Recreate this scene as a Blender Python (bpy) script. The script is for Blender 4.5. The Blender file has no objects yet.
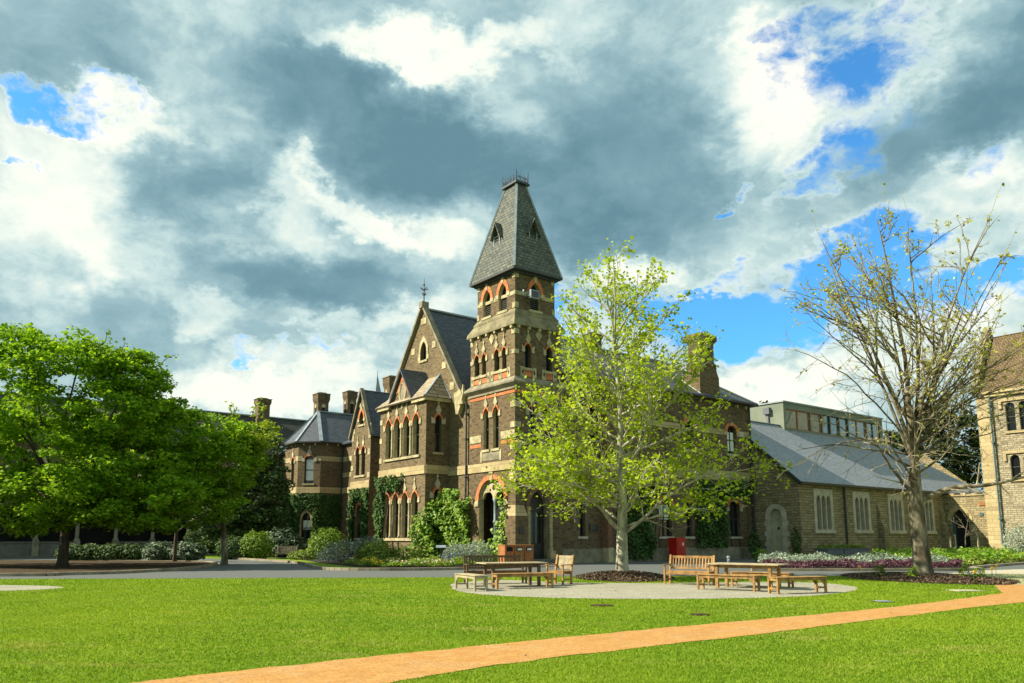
import bpy, math, random
import numpy as np
from mathutils import Vector, Matrix
from mathutils.geometry import tessellate_polygon
RAD = math.radians
random.seed(7)
SC = bpy.context.scene
COL = SC.collection

# ------------------------------------------------------------------ camera
F_PX, PITCH, EYE = 782.0, RAD(8.72), 1.5
cam = bpy.data.cameras.new('camera'); cam_o = bpy.data.objects.new('camera', cam); COL.objects.link(cam_o)
cam_o.location = (0, 0, EYE); cam_o.rotation_euler = (RAD(90) + PITCH, 0, 0)
cam.sensor_width = 36; cam.lens = 36 * F_PX / 1024
cam.shift_y = (418.05 - 341.5) / 1024
cam.clip_start = .1; cam.clip_end = 3000
SC.camera = cam_o

# ------------------------------------------------------------------ sun, sky, exposure
SUN_EL = RAD(38); SUN_DIR = Vector((-1, -.08, 0)).normalized()
sun_to = Vector((SUN_DIR.x * math.cos(SUN_EL), SUN_DIR.y * math.cos(SUN_EL), math.sin(SUN_EL)))
sl = bpy.data.lights.new('sun', 'SUN'); sl.energy = 4.5; sl.angle = RAD(.5); sl.color = (1, .925, .76)
so = bpy.data.objects.new('sun', sl); COL.objects.link(so); so.location = (-40, 0, 60)
so.rotation_euler = (-sun_to).to_track_quat('-Z', 'Y').to_euler()
SC.view_settings.view_transform = 'Standard'; SC.view_settings.look = 'None'
SC.view_settings.gamma = 1; SC.view_settings.exposure = 1.06
SC.render.film_transparent = False

world = bpy.data.worlds.new('World'); SC.world = world; world.use_nodes = True

class NT:
    """small helper to write node graphs"""
    def __init__(s, nt): s.nt = nt; nt.nodes.clear()
    def n(s, typ, **kw):
        nd = s.nt.nodes.new(typ)
        for k, v in kw.items():
            if k.startswith('i_'):
                key = k[2:]; key = int(key) if key.isdigit() else key.replace('_', ' ')
                s.put(nd.inputs[key], v)
            else: setattr(nd, k, v)
        return nd
    def put(s, inp, v):
        if isinstance(v, bpy.types.NodeSocket): s.nt.links.new(v, inp)
        else: inp.default_value = v
    def m(s, op, a, b=0.0, c=None, clamp=False):
        nd = s.n('ShaderNodeMath', operation=op, use_clamp=clamp); s.put(nd.inputs[0], a); s.put(nd.inputs[1], b)
        if c is not None: s.put(nd.inputs[2], c)
        return nd.outputs[0]
    def vm(s, op, a, b=(0, 0, 0), out=0):
        nd = s.n('ShaderNodeVectorMath', operation=op); s.put(nd.inputs[0], a)
        if op == 'SCALE': s.put(nd.inputs['Scale'], b)
        elif op not in ('NORMALIZE', 'LENGTH'): s.put(nd.inputs[1], b)
        return nd.outputs[1] if op in ('LENGTH', 'DOT_PRODUCT') else nd.outputs[0]
    def noise(s, vec, scale, detail=4, rough=.55, dist=0.0, col=False):
        nd = s.n('ShaderNodeTexNoise'); nd.noise_dimensions = '3D'
        if vec is not None: s.put(nd.inputs['Vector'], vec)
        nd.inputs['Scale'].default_value = scale; nd.inputs['Detail'].default_value = detail
        nd.inputs['Roughness'].default_value = rough; nd.inputs['Distortion'].default_value = dist
        return nd.outputs['Color' if col else 'Fac']
    def ramp(s, fac, stops, interp='LINEAR'):
        nd = s.n('ShaderNodeValToRGB'); s.put(nd.inputs[0], fac); cr = nd.color_ramp; cr.interpolation = interp
        while len(cr.elements) < len(stops): cr.elements.new(.5)
        for e, (p, c) in zip(cr.elements, stops):
            e.position = p; e.color = (*c, 1) if len(c) == 3 else c
        return nd.outputs[0]
    def mix(s, f, a, b, mode='MIX'):
        nd = s.n('ShaderNodeMixRGB', blend_type=mode); s.put(nd.inputs[0], f)
        s.put(nd.inputs[1], (*a, 1) if isinstance(a, tuple) and len(a) == 3 else a)
        s.put(nd.inputs[2], (*b, 1) if isinstance(b, tuple) and len(b) == 3 else b)
        return nd.outputs[0]
    def smooth(s, v, a, b, lo=0.0, hi=1.0):
        nd = s.n('ShaderNodeMapRange', interpolation_type='SMOOTHSTEP')
        for i, x in enumerate((v, a, b, lo, hi)): s.put(nd.inputs[i], x)
        return nd.outputs[0]

def build_world():
    t = NT(world.node_tree)
    sky = t.n('ShaderNodeTexSky', sky_type='NISHITA'); sky.sun_disc = False
    sky.sun_elevation = SUN_EL; sky.sun_rotation = RAD(-94.6)
    sky.air_density = 1.0; sky.dust_density = .6; sky.ozone_density = 2.5
    tc = t.n('ShaderNodeTexCoord'); d = tc.outputs['Generated']
    sx = t.n('ShaderNodeSeparateXYZ'); t.put(sx.inputs[0], d); x, y, z = sx.outputs
    az = t.m('ARCTAN2', x, y); el = t.m('ARCSINE', z)
    cb = t.n('ShaderNodeCombineXYZ'); t.put(cb.inputs[0], az); t.put(cb.inputs[1], el)
    dk = t.vm('MULTIPLY', d, (1.55, 1.55, 2.3))      # cloud coordinates, a little flattened
    w1 = t.vm('SUBTRACT', t.noise(dk, 3.0, 6, .6, col=True), (.5, .5, .5))
    w2 = t.vm('SUBTRACT', t.noise(dk, 10.0, 6, .62, col=True), (.5, .5, .5))
    warped = t.vm('ADD', cb.outputs[0], t.vm('ADD', t.vm('SCALE', w1, .22), t.vm('SCALE', w2, .10)))
    dk = t.vm('ADD', dk, t.vm('SCALE', w1, .16))
    def blobs(lst):
        tot = None
        for (a, e, ra, re, rot, amp) in lst:
            mp = t.n('ShaderNodeMapping', vector_type='TEXTURE'); t.put(mp.inputs[0], warped)
            mp.inputs[1].default_value = (a, e, 0); mp.inputs[2].default_value = (0, 0, RAD(rot)); mp.inputs[3].default_value = (ra, re, 1e3)
            v = t.smooth(t.vm('LENGTH', mp.outputs[0]), 1.15, .25, 0.0, amp)
            tot = v if tot is None else t.m('ADD', tot, v)
        return tot
    b = blobs(LIGHT_BLOBS); h = blobs(BLUE_BLOBS)
    n1 = t.m('SUBTRACT', t.noise(dk, 4.2, 10, .60, .2), .5)
    n2 = t.m('SUBTRACT', t.noise(dk, 13.0, 8, .62, .3), .5)
    n5 = t.m('SUBTRACT', .16, t.m('ABSOLUTE', t.m('SUBTRACT', t.noise(dk, 8.0, 7, .6, .1), .5)))     # billows
    n3 = t.m('SUBTRACT', t.noise(dk, 9.5, 9, .64, .3), .5)
    n4 = t.m('SUBTRACT', t.noise(dk, 30.0, 6, .62, .2), .5)
    hole = t.m('ADD', h, t.m('MULTIPLY', t.smooth(h, .0, .30), t.m('ADD', t.m('MULTIPLY', n3, 2.1), t.m('MULTIPLY', n4, .9))))
    mask = t.smooth(hole, .12, .95)
    lining = t.m('MULTIPLY', t.smooth(hole, -.15, .35), .22)
    val = t.m('ADD', t.m('ADD', .43, t.m('MULTIPLY', b, .85)), t.m('ADD', t.m('MULTIPLY', n1, .80), t.m('ADD', t.m('MULTIPLY', n2, .34), t.m('MULTIPLY', n5, .45))))
    val = t.m('ADD', t.m('MULTIPLY', t.m('ADD', val, lining), .86), .075)
    cloud = t.ramp(val, [(0.0, (.125, .245, .30)), (.25, (.185, .33, .385)), (.46, (.31, .47, .51)), (.62, (.53, .68, .67)),
                         (.80, (.80, .86, .78)), (1.0, (1.0, .97, .84))], 'LINEAR')
    cloud = t.mix(1.0, cloud, (8.6, 8.6, 8.6), 'MULTIPLY')
    blue = t.mix(1.0, sky.outputs[0], BLUE_TINT, 'MULTIPLY')
    # thin cloud fades towards the edges of the holes
    colr = t.mix(mask, cloud, blue)
    # below the horizon: dull green ground light
    below = t.smooth(z, -.02, 0.0)
    colr = t.mix(below, (.9, 1.1, .4), colr)
    bg = t.n('ShaderNodeBackground'); t.put(bg.inputs[0], colr); bg.inputs[1].default_value = .064
    out = t.n('ShaderNodeOutputWorld'); t.nt.links.new(bg.outputs[0], out.inputs[0])

def PE(px, py):      # direction of a spot of sky: azimuth, elevation
    x = (px - 512) / 782.; zc = -(py - 418.05) / 782.
    v = (x, math.cos(PITCH) - zc * math.sin(PITCH), math.sin(PITCH) + zc * math.cos(PITCH))
    return math.atan2(v[0], v[1]), math.asin(v[2] / math.sqrt(sum(c * c for c in v)))
def sb(px, py, rx, ry, rot, amp):
    a, e = PE(px, py); return (a, e, rx / 800, ry / 800, rot, amp)
BLUE_TINT = (.62, 1.5, 1.95)
LIGHT_BLOBS = [sb(430, 52, 150, 26, 2, .55), sb(560, 30, 60, 55, 0, .25), sb(70, 185, 110, 65, -30, .42), sb(40, 245, 80, 50, 0, .3),
    sb(360, 215, 95, 22, -28, .45), sb(440, 245, 70, 30, -15, .45), sb(120, 128, 60, 25, 10, .4), sb(290, 190, 40, 55, 10, .3),
    sb(270, 385, 180, 34, 5, .5), sb(190, 310, 60, 24, -25, .35), sb(390, 330, 110, 20, 5, .28), sb(180, 60, 90, 50, 0, .15),
    sb(760, 80, 60, 80, 0, .35), sb(745, 30, 40, 40, 0, .2), sb(660, 268, 70, 20, 5, .45), sb(760, 392, 120, 26, 0, .5), sb(745, 345, 50, 16, 15, .4),
    sb(920, 350, 110, 70, 0, .35), sb(985, 190, 60, 60, 0, .25), sb(930, 230, 60, 25, 0, .2),
    sb(370, 125, 240, 60, -12, -.55), sb(470, 150, 150, 50, -20, -.38), sb(60, 55, 120, 60, 0, -.26), sb(190, 190, 100, 45, 20, -.38),
    sb(300, 285, 120, 40, -8, -.50), sb(120, 290, 80, 35, 0, -.2), sb(640, 170, 150, 95, 5, -.42), sb(590, 90, 90, 60, 0, -.12),
    sb(920, 120, 140, 48, 25, -.45), sb(1000, 60, 90, 70, 20, -.35), sb(990, 230, 60, 30, 0, -.22), sb(600, 235, 110, 30, 5, -.30), sb(60, 330, 100, 30, 0, -.12)]
BLUE_BLOBS = [sb(30, 105, 80, 16, -10, .8), sb(115, 112, 40, 12, 0, .62), sb(880, 30, 110, 30, 28, .46), sb(800, 50, 90, 36, 25, .34), sb(840, 110, 70, 60, 0, .34), sb(760, 20, 60, 20, 0, .3), sb(830, 165, 50, 28, -20, .70),
    sb(805, 200, 22, 26, 0, .62), sb(770, 310, 150, 48, 8, 1.0), sb(860, 275, 90, 36, 5, .85), sb(960, 278, 100, 30, 0, .8), sb(930, 310, 60, 20, 0, .5), sb(710, 330, 90, 48, 0, .85), sb(1000, 268, 50, 16, 5, .7),
    sb(745, 175, 16, 10, 0, .55), sb(577, 325, 30, 50, 0, .7), sb(980, 150, 30, 26, 0, .5), sb(690, 300, 60, 20, 0, .6), sb(275, 350, 60, 9, 0, .45), sb(20, 178, 14, 7, 0, .6), sb(820, 350, 30, 20, 0, .6)]
build_world()

# ------------------------------------------------------------------ materials
MATS = {}
def mat_begin(name):
    m = bpy.data.materials.new(name); m.use_nodes = True; t = NT(m.node_tree); MATS[name] = m
    return m, t
def finish(t, base, rough=.8, bump=None, bstr=.3, bdist=.02, spec=.3, metal=0.0, transl=None, normal=None):
    p = t.n('ShaderNodeBsdfPrincipled')
    t.put(p.inputs['Base Color'], (*base, 1) if isinstance(base, tuple) and len(base) == 3 else base)
    t.put(p.inputs['Roughness'], rough); p.inputs['Specular IOR Level'].default_value = spec; p.inputs['Metallic'].default_value = metal
    if bump is not None:
        b = t.n('ShaderNodeBump'); b.inputs['Strength'].default_value = bstr; b.inputs['Distance'].default_value = bdist
        t.put(b.inputs['Height'], bump); t.nt.links.new(b.outputs[0], p.inputs['Normal'])
    sh = p.outputs[0]
    if transl:
        tr = t.n('ShaderNodeBsdfTranslucent'); t.put(tr.inputs[0], transl[0])
        mx = t.n('ShaderNodeMixShader'); mx.inputs[0].default_value = transl[1]
        t.nt.links.new(sh, mx.inputs[1]); t.nt.links.new(tr.outputs[0], mx.inputs[2]); sh = mx.outputs[0]
    o = t.n('ShaderNodeOutputMaterial'); t.nt.links.new(sh, o.inputs[0])
def surf_uv(t):
    """coordinates in metres running along and up any wall or roof slope"""
    g = t.n('ShaderNodeNewGeometry'); N = g.outputs['True Normal']; P = g.outputs['Position']
    T = t.vm('NORMALIZE', t.vm('CROSS_PRODUCT', (0, 0, 1), N)); B = t.vm('CROSS_PRODUCT', N, T)
    c = t.n('ShaderNodeCombineXYZ'); t.put(c.inputs[0], t.vm('DOT_PRODUCT', P, T)); t.put(c.inputs[1], t.vm('DOT_PRODUCT', P, B))
    return c.outputs[0], P
def masonry(name, c1, c2, c3, mortar, bw, bh, msize=.1, rough=.9, bstr=.5, bdist=.02, stain=.35, squash=1.0, offs=.5, jitter=.0, stain_col=(.05, .045, .03)):
    m, t = mat_begin(name); uv, P = surf_uv(t)
    if jitter:
        uv = t.vm('ADD', uv, t.vm('SCALE', t.vm('SUBTRACT', t.noise(P, 2.2, 3, .6, col=True), (.5, .5, .5)), jitter))
    br = t.n('ShaderNodeTexBrick', offset=offs, squash=squash, squash_frequency=3); t.put(br.inputs['Vector'], uv)
    br.inputs['Color1'].default_value = (*c1, 1); br.inputs['Color2'].default_value = (*c2, 1); br.inputs['Mortar'].default_value = (*mortar, 1)
    br.inputs['Scale'].default_value = 1; br.inputs['Mortar Size'].default_value = bh * msize; br.inputs['Mortar Smooth'].default_value = .3
    br.inputs['Brick Width'].default_value = bw; br.inputs['Row Height'].default_value = bh; br.inputs['Bias'].default_value = 0
    # clumps of a third colour, one brick at a time
    cell = t.n('ShaderNodeTexWhiteNoise', noise_dimensions='2D')
    sc = t.vm('MULTIPLY', uv, (1 / bw, 1 / bh, 1)); fl = t.vm('FLOOR', sc); t.put(cell.inputs['Vector'], fl)
    col = t.mix(t.m('MULTIPLY', t.smooth(cell.outputs[0], .55, 1.0), .8), br.outputs['Color'], c3)
    big = t.noise(P, .35, 5, .6); col = t.mix(t.m('MULTIPLY', t.smooth(big, .45, .75), stain), col, stain_col)
    fine = t.noise(P, 9, 4, .7); col = t.mix(.5, col, t.ramp(fine, [(.25, (.25, .25, .25)), (.75, (.78, .78, .78))]), 'OVERLAY')
    finish(t, col, rough, t.m('SUBTRACT', t.m('MULTIPLY', fine, .5), br.outputs['Fac']), bstr, bdist, .2)
    return m
def simple(name, c1, c2=None, scale=3.0, rough=.8, spec=.3, metal=0.0, bstr=.2, bdist=.01, detail=5, lo=.35, hi=.65):
    m, t = mat_begin(name); c2 = c2 or tuple(v * .75 for v in c1)
    g = t.n('ShaderNodeNewGeometry'); n = t.noise(g.outputs['Position'], scale, detail, .65)
    finish(t, t.mix(t.smooth(n, lo, hi), c1, c2), rough, n, bstr, bdist, spec, metal); return m
def leafmat(name, cols, transl=.35, tcol=None, rough=.55, spec=.3, patch=None):
    m, t = mat_begin(name); g = t.n('ShaderNodeNewGeometry')
    n = t.noise(g.outputs['Position'], .8, 3, .6)
    f = t.m('ADD', t.m('MULTIPLY', g.outputs['Random Per Island'], .65), t.m('MULTIPLY', n, .5), clamp=True)
    k = len(cols); col = t.ramp(f, [(i / (k - 1) * .8 + .1, c) for i, c in enumerate(cols)])
    if patch:
        P = g.outputs['Position']; a = t.noise(t.vm('MULTIPLY', P, (.6, 1.3, 1)), .9, 5, .65); b = t.noise(P, .16, 4, .6)
        col = t.mix(t.m('MULTIPLY', t.smooth(a, .54, .68), .75), col, patch[0]); col = t.mix(t.m('MULTIPLY', t.smooth(b, .44, .60), .7), col, patch[1]); col = t.mix(t.m('MULTIPLY', t.smooth(a, .42, .30), .45), col, patch[2])
    tc = t.mix(1.0, col, tcol or (1.6, 1.5, .7), 'MULTIPLY')
    finish(t, col, rough, spec=spec, transl=(tc, transl)); return m

masonry('brown_brick', (.125, .084, .042), (.172, .118, .060), (.066, .048, .030), (.17, .135, .08), .24, .078, .12, stain=.30, bstr=.4, bdist=.012)
masonry('brick_sunlit', (.145, .102, .050), (.20, .145, .074), (.082, .060, .034), (.21, .17, .10), .24, .078, .12, stain=.25, bstr=.4, bdist=.012)  # lighter copy of brown_brick for sun-facing walls: sunlight put into the colour
masonry('rubble_stone', (.285, .225, .115), (.37, .30, .165), (.19, .15, .08), (.16, .13, .075), .52, .19, .11, stain=.28, bstr=.9, bdist=.05, squash=.7, jitter=.10)
masonry('hall_stone', (.31, .26, .165), (.41, .35, .23), (.20, .165, .10), (.15, .125, .08), .48, .17, .10, stain=.14, bstr=.9, bdist=.05, squash=.7, jitter=.10)
masonry('blue_slate', (.075, .085, .10), (.11, .12, .135), (.055, .062, .075), (.04, .045, .05), .30, .17, .09, rough=.6, stain=.3, bstr=.5, bdist=.015, stain_col=(.11, .11, .10))
masonry('wing_slate', (.24, .26, .28), (.29, .31, .33), (.20, .22, .245), (.15, .165, .185), .34, .20, .07, rough=.55, stain=.25, bstr=.4, bdist=.012, stain_col=(.20, .20, .19))
masonry('spire_slate', (.115, .122, .105), (.175, .175, .14), (.060, .070, .068), (.045, .05, .048), .34, .22, .10, rough=.8, stain=.45, bstr=.8, bdist=.03, stain_col=(.09, .10, .075))
masonry('old_slate', (.050, .050, .040), (.075, .072, .055), (.038, .040, .034), (.03, .03, .026), .36, .24, .08, rough=.85, stain=.5, bstr=.5, bdist=.02, stain_col=(.085, .085, .06))
masonry('roof_tile', (.15, .10, .05), (.20, .14, .072), (.10, .07, .04), (.06, .04, .025), .26, .20, .12, rough=.9, stain=.4, bstr=.9, bdist=.04, stain_col=(.20, .17, .08))
masonry('stone_tile', (.33, .26, .17), (.42, .34, .23), (.25, .2, .13), (.12, .10, .07), 1.1, .36, .10, rough=.9, stain=.3, bstr=.8, bdist=.04)
masonry('ashlar', (.40, .31, .155), (.48, .38, .20), (.31, .24, .125), (.25, .20, .11), .95, .34, .05, stain=.22, bstr=.3, bdist=.01, stain_col=(.16, .13, .08))
simple('cream_stone', (.50, .43, .24), (.30, .255, .14), 2.2, .85, bstr=.4)
simple('weathered_stone', (.29, .25, .14), (.15, .13, .075), 1.6, .9, bstr=.5)
simple('dull_brick', (.22, .11, .06), (.14, .08, .05), 5, .9)
simple('grey_stone', (.30, .26, .17), (.17, .15, .10), 1.8, .9, bstr=.5)
simple('pale_stone', (.52, .47, .34), (.38, .34, .25), 2.0, .85, bstr=.4)
masonry('red_brick', (.52, .155, .055), (.62, .21, .08), (.40, .11, .045), (.44, .22, .11), .20, .08, .10, stain=.1, bstr=.3, bdist=.01)
simple('lead', (.30, .34, .36), (.20, .24, .26), 2.0, .45, .5, bstr=.2)
simple('white_flashing', (.60, .60, .56), (.42, .43, .40), 3, .6)
simple('iron', (.035, .04, .04), (.02, .022, .022), 6, .5, .5)
simple('dark_gutter', (.030, .034, .036), (.045, .045, .04), 4, .5, .4)
simple('pipe_grey', (.22, .27, .27), (.12, .15, .15), 4, .5, .4)
simple('render_grey', (.20, .225, .17), (.165, .19, .14), .7, .9, bstr=.1)
simple('timber', (.42, .16, .05), (.30, .11, .035), 3, .6)
simple('teak', (.42, .235, .072), (.20, .115, .042), 5, .65, bstr=.4)
simple('teak_dark', (.17, .105, .055), (.10, .065, .035), 7, .75, bstr=.4)
simple('teak_pale', (.46, .38, .23), (.29, .24, .15), 6, .75, bstr=.4)
simple('teak_grey', (.34, .29, .19), (.24, .20, .14), 8, .8, bstr=.4)
simple('red_enamel', (.56, .018, .008), (.40, .012, .006), 1.5, .35, .5)
simple('white_paint', (.78, .78, .74), (.66, .66, .62), 4, .5)
simple('frame_dark', (.035, .035, .03), (.055, .05, .04), 5, .5)
simple('curtain', (.82, .84, .76), (.70, .74, .68), 3, .9)
simple('door_paint', (.46, .43, .28), (.36, .34, .22), 1.5, .6)
simple('flood_metal', (.42, .45, .45), (.3, .33, .33), 8, .35, .5, .6)
simple('sign_black', (.02, .02, .02), (.03, .03, .03), 4, .3, .5)
simple('planter_grey', (.15, .165, .18), (.12, .13, .145), 2, .8)
simple('kerb_stone', (.34, .29, .19), (.20, .17, .12), 1.2, .9, bstr=.5)
simple('soil', (.040, .026, .016), (.022, .015, .010), 2, 1, bstr=.8, bdist=.05)
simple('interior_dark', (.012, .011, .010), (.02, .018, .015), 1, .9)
simple('blue_paint', (.07, .13, .15), (.05, .10, .12), 3, .6)
simple('steps_stone', (.17, .16, .13), (.12, .11, .09), 2, .85)

def glass(name, base, rough=.06):
    m, t = mat_begin(name); g = t.n('ShaderNodeNewGeometry'); n = t.noise(g.outputs['Position'], 1.2, 2, .5)
    finish(t, base, rough, n, .06, .02, .8)
glass('window_glass', (.010, .012, .012), .12); glass('box_glass', (.30, .36, .36), .03); MATS['box_glass'].node_tree.nodes['Principled BSDF'].inputs['Metallic'].default_value = .6

def m_bark(name, c1, c2, c3, sc=4.0):
    m, t = mat_begin(name); g = t.n('ShaderNodeNewGeometry'); P = g.outputs['Position']
    n = t.noise(t.vm('MULTIPLY', P, (1, 1, .45)), sc, 5, .6, .4); n2 = t.noise(P, 1.1, 3, .5)
    c = t.ramp(n, [(.36, c1), (.5, c2), (.64, c3)]); c = t.mix(t.m('MULTIPLY', n2, .35), c, c1)
    finish(t, c, .85, n, .5, .03, .2)
m_bark('plane_bark', (.20, .18, .12), (.40, .37, .27), (.58, .54, .42))
m_bark('bare_bark', (.07, .055, .033), (.15, .125, .078), (.32, .28, .19))
m_bark('twig_bark', (.17, .145, .095), (.29, .25, .17), (.44, .39, .27))
m_bark('dark_bark', (.05, .04, .03), (.08, .065, .045), (.13, .105, .075))

leafmat('plane_leaf', [(.12, .19, .008), (.22, .32, .012), (.33, .43, .02), (.44, .52, .05)], .45, rough=.6, spec=.15)
leafmat('elm_leaf', [(.06, .14, .008), (.115, .235, .010), (.18, .33, .016), (.29, .43, .03)], .42, rough=.6, spec=.15)
leafmat('lime_leaf', [(.09, .15, .008), (.17, .25, .012), (.24, .33, .02), (.32, .40, .04)], .35)
leafmat('bud_leaf', [(.16, .13, .02), (.30, .30, .03), (.42, .44, .05), (.50, .52, .08)], .35)
leafmat('camellia_leaf', [(.03, .06, .02), (.055, .10, .03), (.09, .15, .05), (.17, .22, .10)], .12, rough=.7, spec=.15)
leafmat('ivy_leaf', [(.018, .048, .012), (.035, .085, .018), (.060, .125, .026), (.10, .17, .045)], .15, rough=.7, spec=.15)
leafmat('box_leaf', [(.055, .11, .008), (.095, .175, .010), (.14, .235, .014), (.22, .31, .02)], .25)
leafmat('climber_leaf', [(.06, .13, .010), (.11, .23, .015), (.20, .34, .03), (.36, .46, .07)], .35)
leafmat('silver_leaf', [(.12, .17, .12), (.20, .26, .18), (.30, .36, .26), (.42, .48, .36)], .2, (1.1, 1.1, 1.0))
leafmat('lavender_leaf', [(.08, .13, .07), (.14, .19, .13), (.20, .25, .22), (.28, .32, .32)], .2, (1.1, 1.1, 1.1))
leafmat('purple_leaf', [(.045, .018, .03), (.10, .035, .06), (.16, .07, .09), (.10, .06, .05)], .2, (1.4, 1.0, 1.0))
leafmat('pale_leaf', [(.035, .06, .025), (.07, .11, .05), (.13, .19, .10), (.30, .37, .24)], .2, (1.1, 1.1, 1.0))
leafmat('dark_tree_leaf', [(.016, .028, .010), (.03, .048, .015), (.05, .075, .02), (.075, .10, .03)], .15)
leafmat('bed_leaf', [(.05, .09, .012), (.11, .17, .02), (.18, .26, .03), (.28, .34, .06)], .25)
leafmat('ground_leaf', [(.06, .07, .02), (.10, .13, .03), (.17, .22, .03), (.26, .33, .04)], .25)
leafmat('yellow_petal', [(.80, .55, .01), (.85, .66, .02), (.9, .7, .05), (.85, .5, .02)], .2, (1, 1, 1))
leafmat('mixed_petal', [(.75, .12, .04), (.80, .42, .30), (.85, .80, .70), (.85, .60, .05)], .2, (1, 1, 1))
leafmat('white_petal', [(.70, .70, .62), (.8, .8, .72), (.85, .85, .8), (.8, .75, .75)], .2, (1, 1, 1))
leafmat('blue_petal', [(.10, .12, .55), (.2, .2, .65), (.3, .3, .7), (.2, .2, .6)], .2, (1, 1, 1))
leafmat('seed_ball', [(.05, .03, .015), (.08, .045, .02), (.10, .06, .03), (.06, .04, .02)], .05)
leafmat('grass_blade', [(.055, .125, .006), (.115, .215, .009), (.195, .31, .014), (.33, .39, .05)], .38, (1.2, 1.2, .6), rough=.7, spec=.1, patch=((.38, .35, .10), (.25, .335, .02), (.055, .145, .008)))
leafmat('bark_chip', [(.030, .018, .010), (.055, .033, .018), (.09, .055, .03), (.15, .10, .055)], .0)

def m_ground():
    m, t = mat_begin('lawn_grass'); g = t.n('ShaderNodeNewGeometry'); P = g.outputs['Position']
    n1 = t.noise(P, .22, 5, .6); n2 = t.noise(t.vm('MULTIPLY', P, (.5, 1.2, 1)), 1.3, 5, .65); n3 = t.noise(P, 26, 4, .7)
    c = t.ramp(n3, [(.25, (.06, .13, .006)), (.5, (.12, .22, .010)), (.75, (.20, .31, .015))])
    c = t.mix(t.m('MULTIPLY', t.smooth(n1, .35, .7), .55), c, (.29, .36, .018))
    c = t.mix(t.m('MULTIPLY', t.smooth(n2, .56, .74), .55), c, (.40, .34, .08))
    c = t.mix(t.m('MULTIPLY', t.smooth(n2, .44, .26), .45), c, (.07, .16, .006))
    finish(t, c, .9, t.m('ADD', n3, n2), .8, .05, .15)
    m, t = mat_begin('asphalt'); g = t.n('ShaderNodeNewGeometry'); P = g.outputs['Position']
    n = t.noise(P, 14, 4, .7); n2 = t.noise(P, .35, 4, .6)
    c = t.ramp(n, [(.3, (.075, .082, .08)), (.7, (.135, .145, .135))]); c = t.mix(t.m('MULTIPLY', n2, .5), c, (.115, .12, .105))
    finish(t, c, .85, n, .4, .01, .3)
    m, t = mat_begin('gravel'); g = t.n('ShaderNodeNewGeometry'); P = g.outputs['Position']
    v = t.n('ShaderNodeTexVoronoi'); t.put(v.inputs['Vector'], P); v.inputs['Scale'].default_value = 22
    n2 = t.noise(P, .8, 5, .65)
    c = t.ramp(v.outputs['Distance'], [(.0, (.46, .43, .33)), (.6, (.30, .28, .21)), (1, (.15, .14, .10))])
    c = t.mix(t.m('MULTIPLY', t.smooth(n2, .4, .65), .6), c, (.24, .225, .16))
    finish(t, c, .95, v.outputs['Distance'], .6, .02, .15)
    m, t = mat_begin('path_paving'); uv_g = t.n('ShaderNodeNewGeometry'); P = uv_g.outputs['Position']
    mp = t.n('ShaderNodeMapping'); t.put(mp.inputs[0], P); mp.inputs[2].default_value = (0, 0, RAD(-36))
    br = t.n('ShaderNodeTexBrick', offset=.5); t.put(br.inputs['Vector'], mp.outputs[0])
    for k, c in (('Color1', (.42, .205, .056)), ('Color2', (.50, .26, .078)), ('Mortar', (.33, .19, .075))): br.inputs[k].default_value = (*c, 1)
    br.inputs['Scale'].default_value = 1; br.inputs['Brick Width'].default_value = .23; br.inputs['Row Height'].default_value = .115; br.inputs['Mortar Size'].default_value = .006
    n = t.noise(P, 1.4, 6, .7); n3 = t.noise(P, 30, 3, .7)
    c = t.mix(t.m('MULTIPLY', t.smooth(n, .45, .72), .6), br.outputs['Color'], (.42, .27, .13)); n8 = t.noise(P, 5, 5, .7); c = t.mix(t.m('MULTIPLY', t.smooth(n8, .52, .72), .4), c, (.30, .17, .07))
    c = t.mix(.65, c, t.ramp(n3, [(.3, (.26, .26, .26)), (.7, (.74, .74, .74))]), 'OVERLAY')
    finish(t, c, .9, t.m('SUBTRACT', n3, br.outputs['Fac']), .7, .01, .15)
    m, t = mat_begin('concrete'); g = t.n('ShaderNodeNewGeometry'); P = g.outputs['Position']
    n = t.noise(P, 1.0, 6, .7); n3 = t.noise(P, 25, 3, .7)
    c = t.ramp(n, [(.35, (.47, .42, .30)), (.65, (.37, .33, .23))]); finish(t, c, .9, n3, .3, .01, .2)
    m, t = mat_begin('mulch'); g = t.n('ShaderNodeNewGeometry'); P = g.outputs['Position']
    n = t.noise(t.vm('MULTIPLY', P, (1, 1.8, 1)), 14, 5, .75)
    c = t.ramp(n, [(.3, (.03, .021, .013)), (.5, (.085, .058, .034)), (.72, (.17, .12, .07))]); finish(t, c, 1, n, 1, .06, .1)
m_ground()

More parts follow.
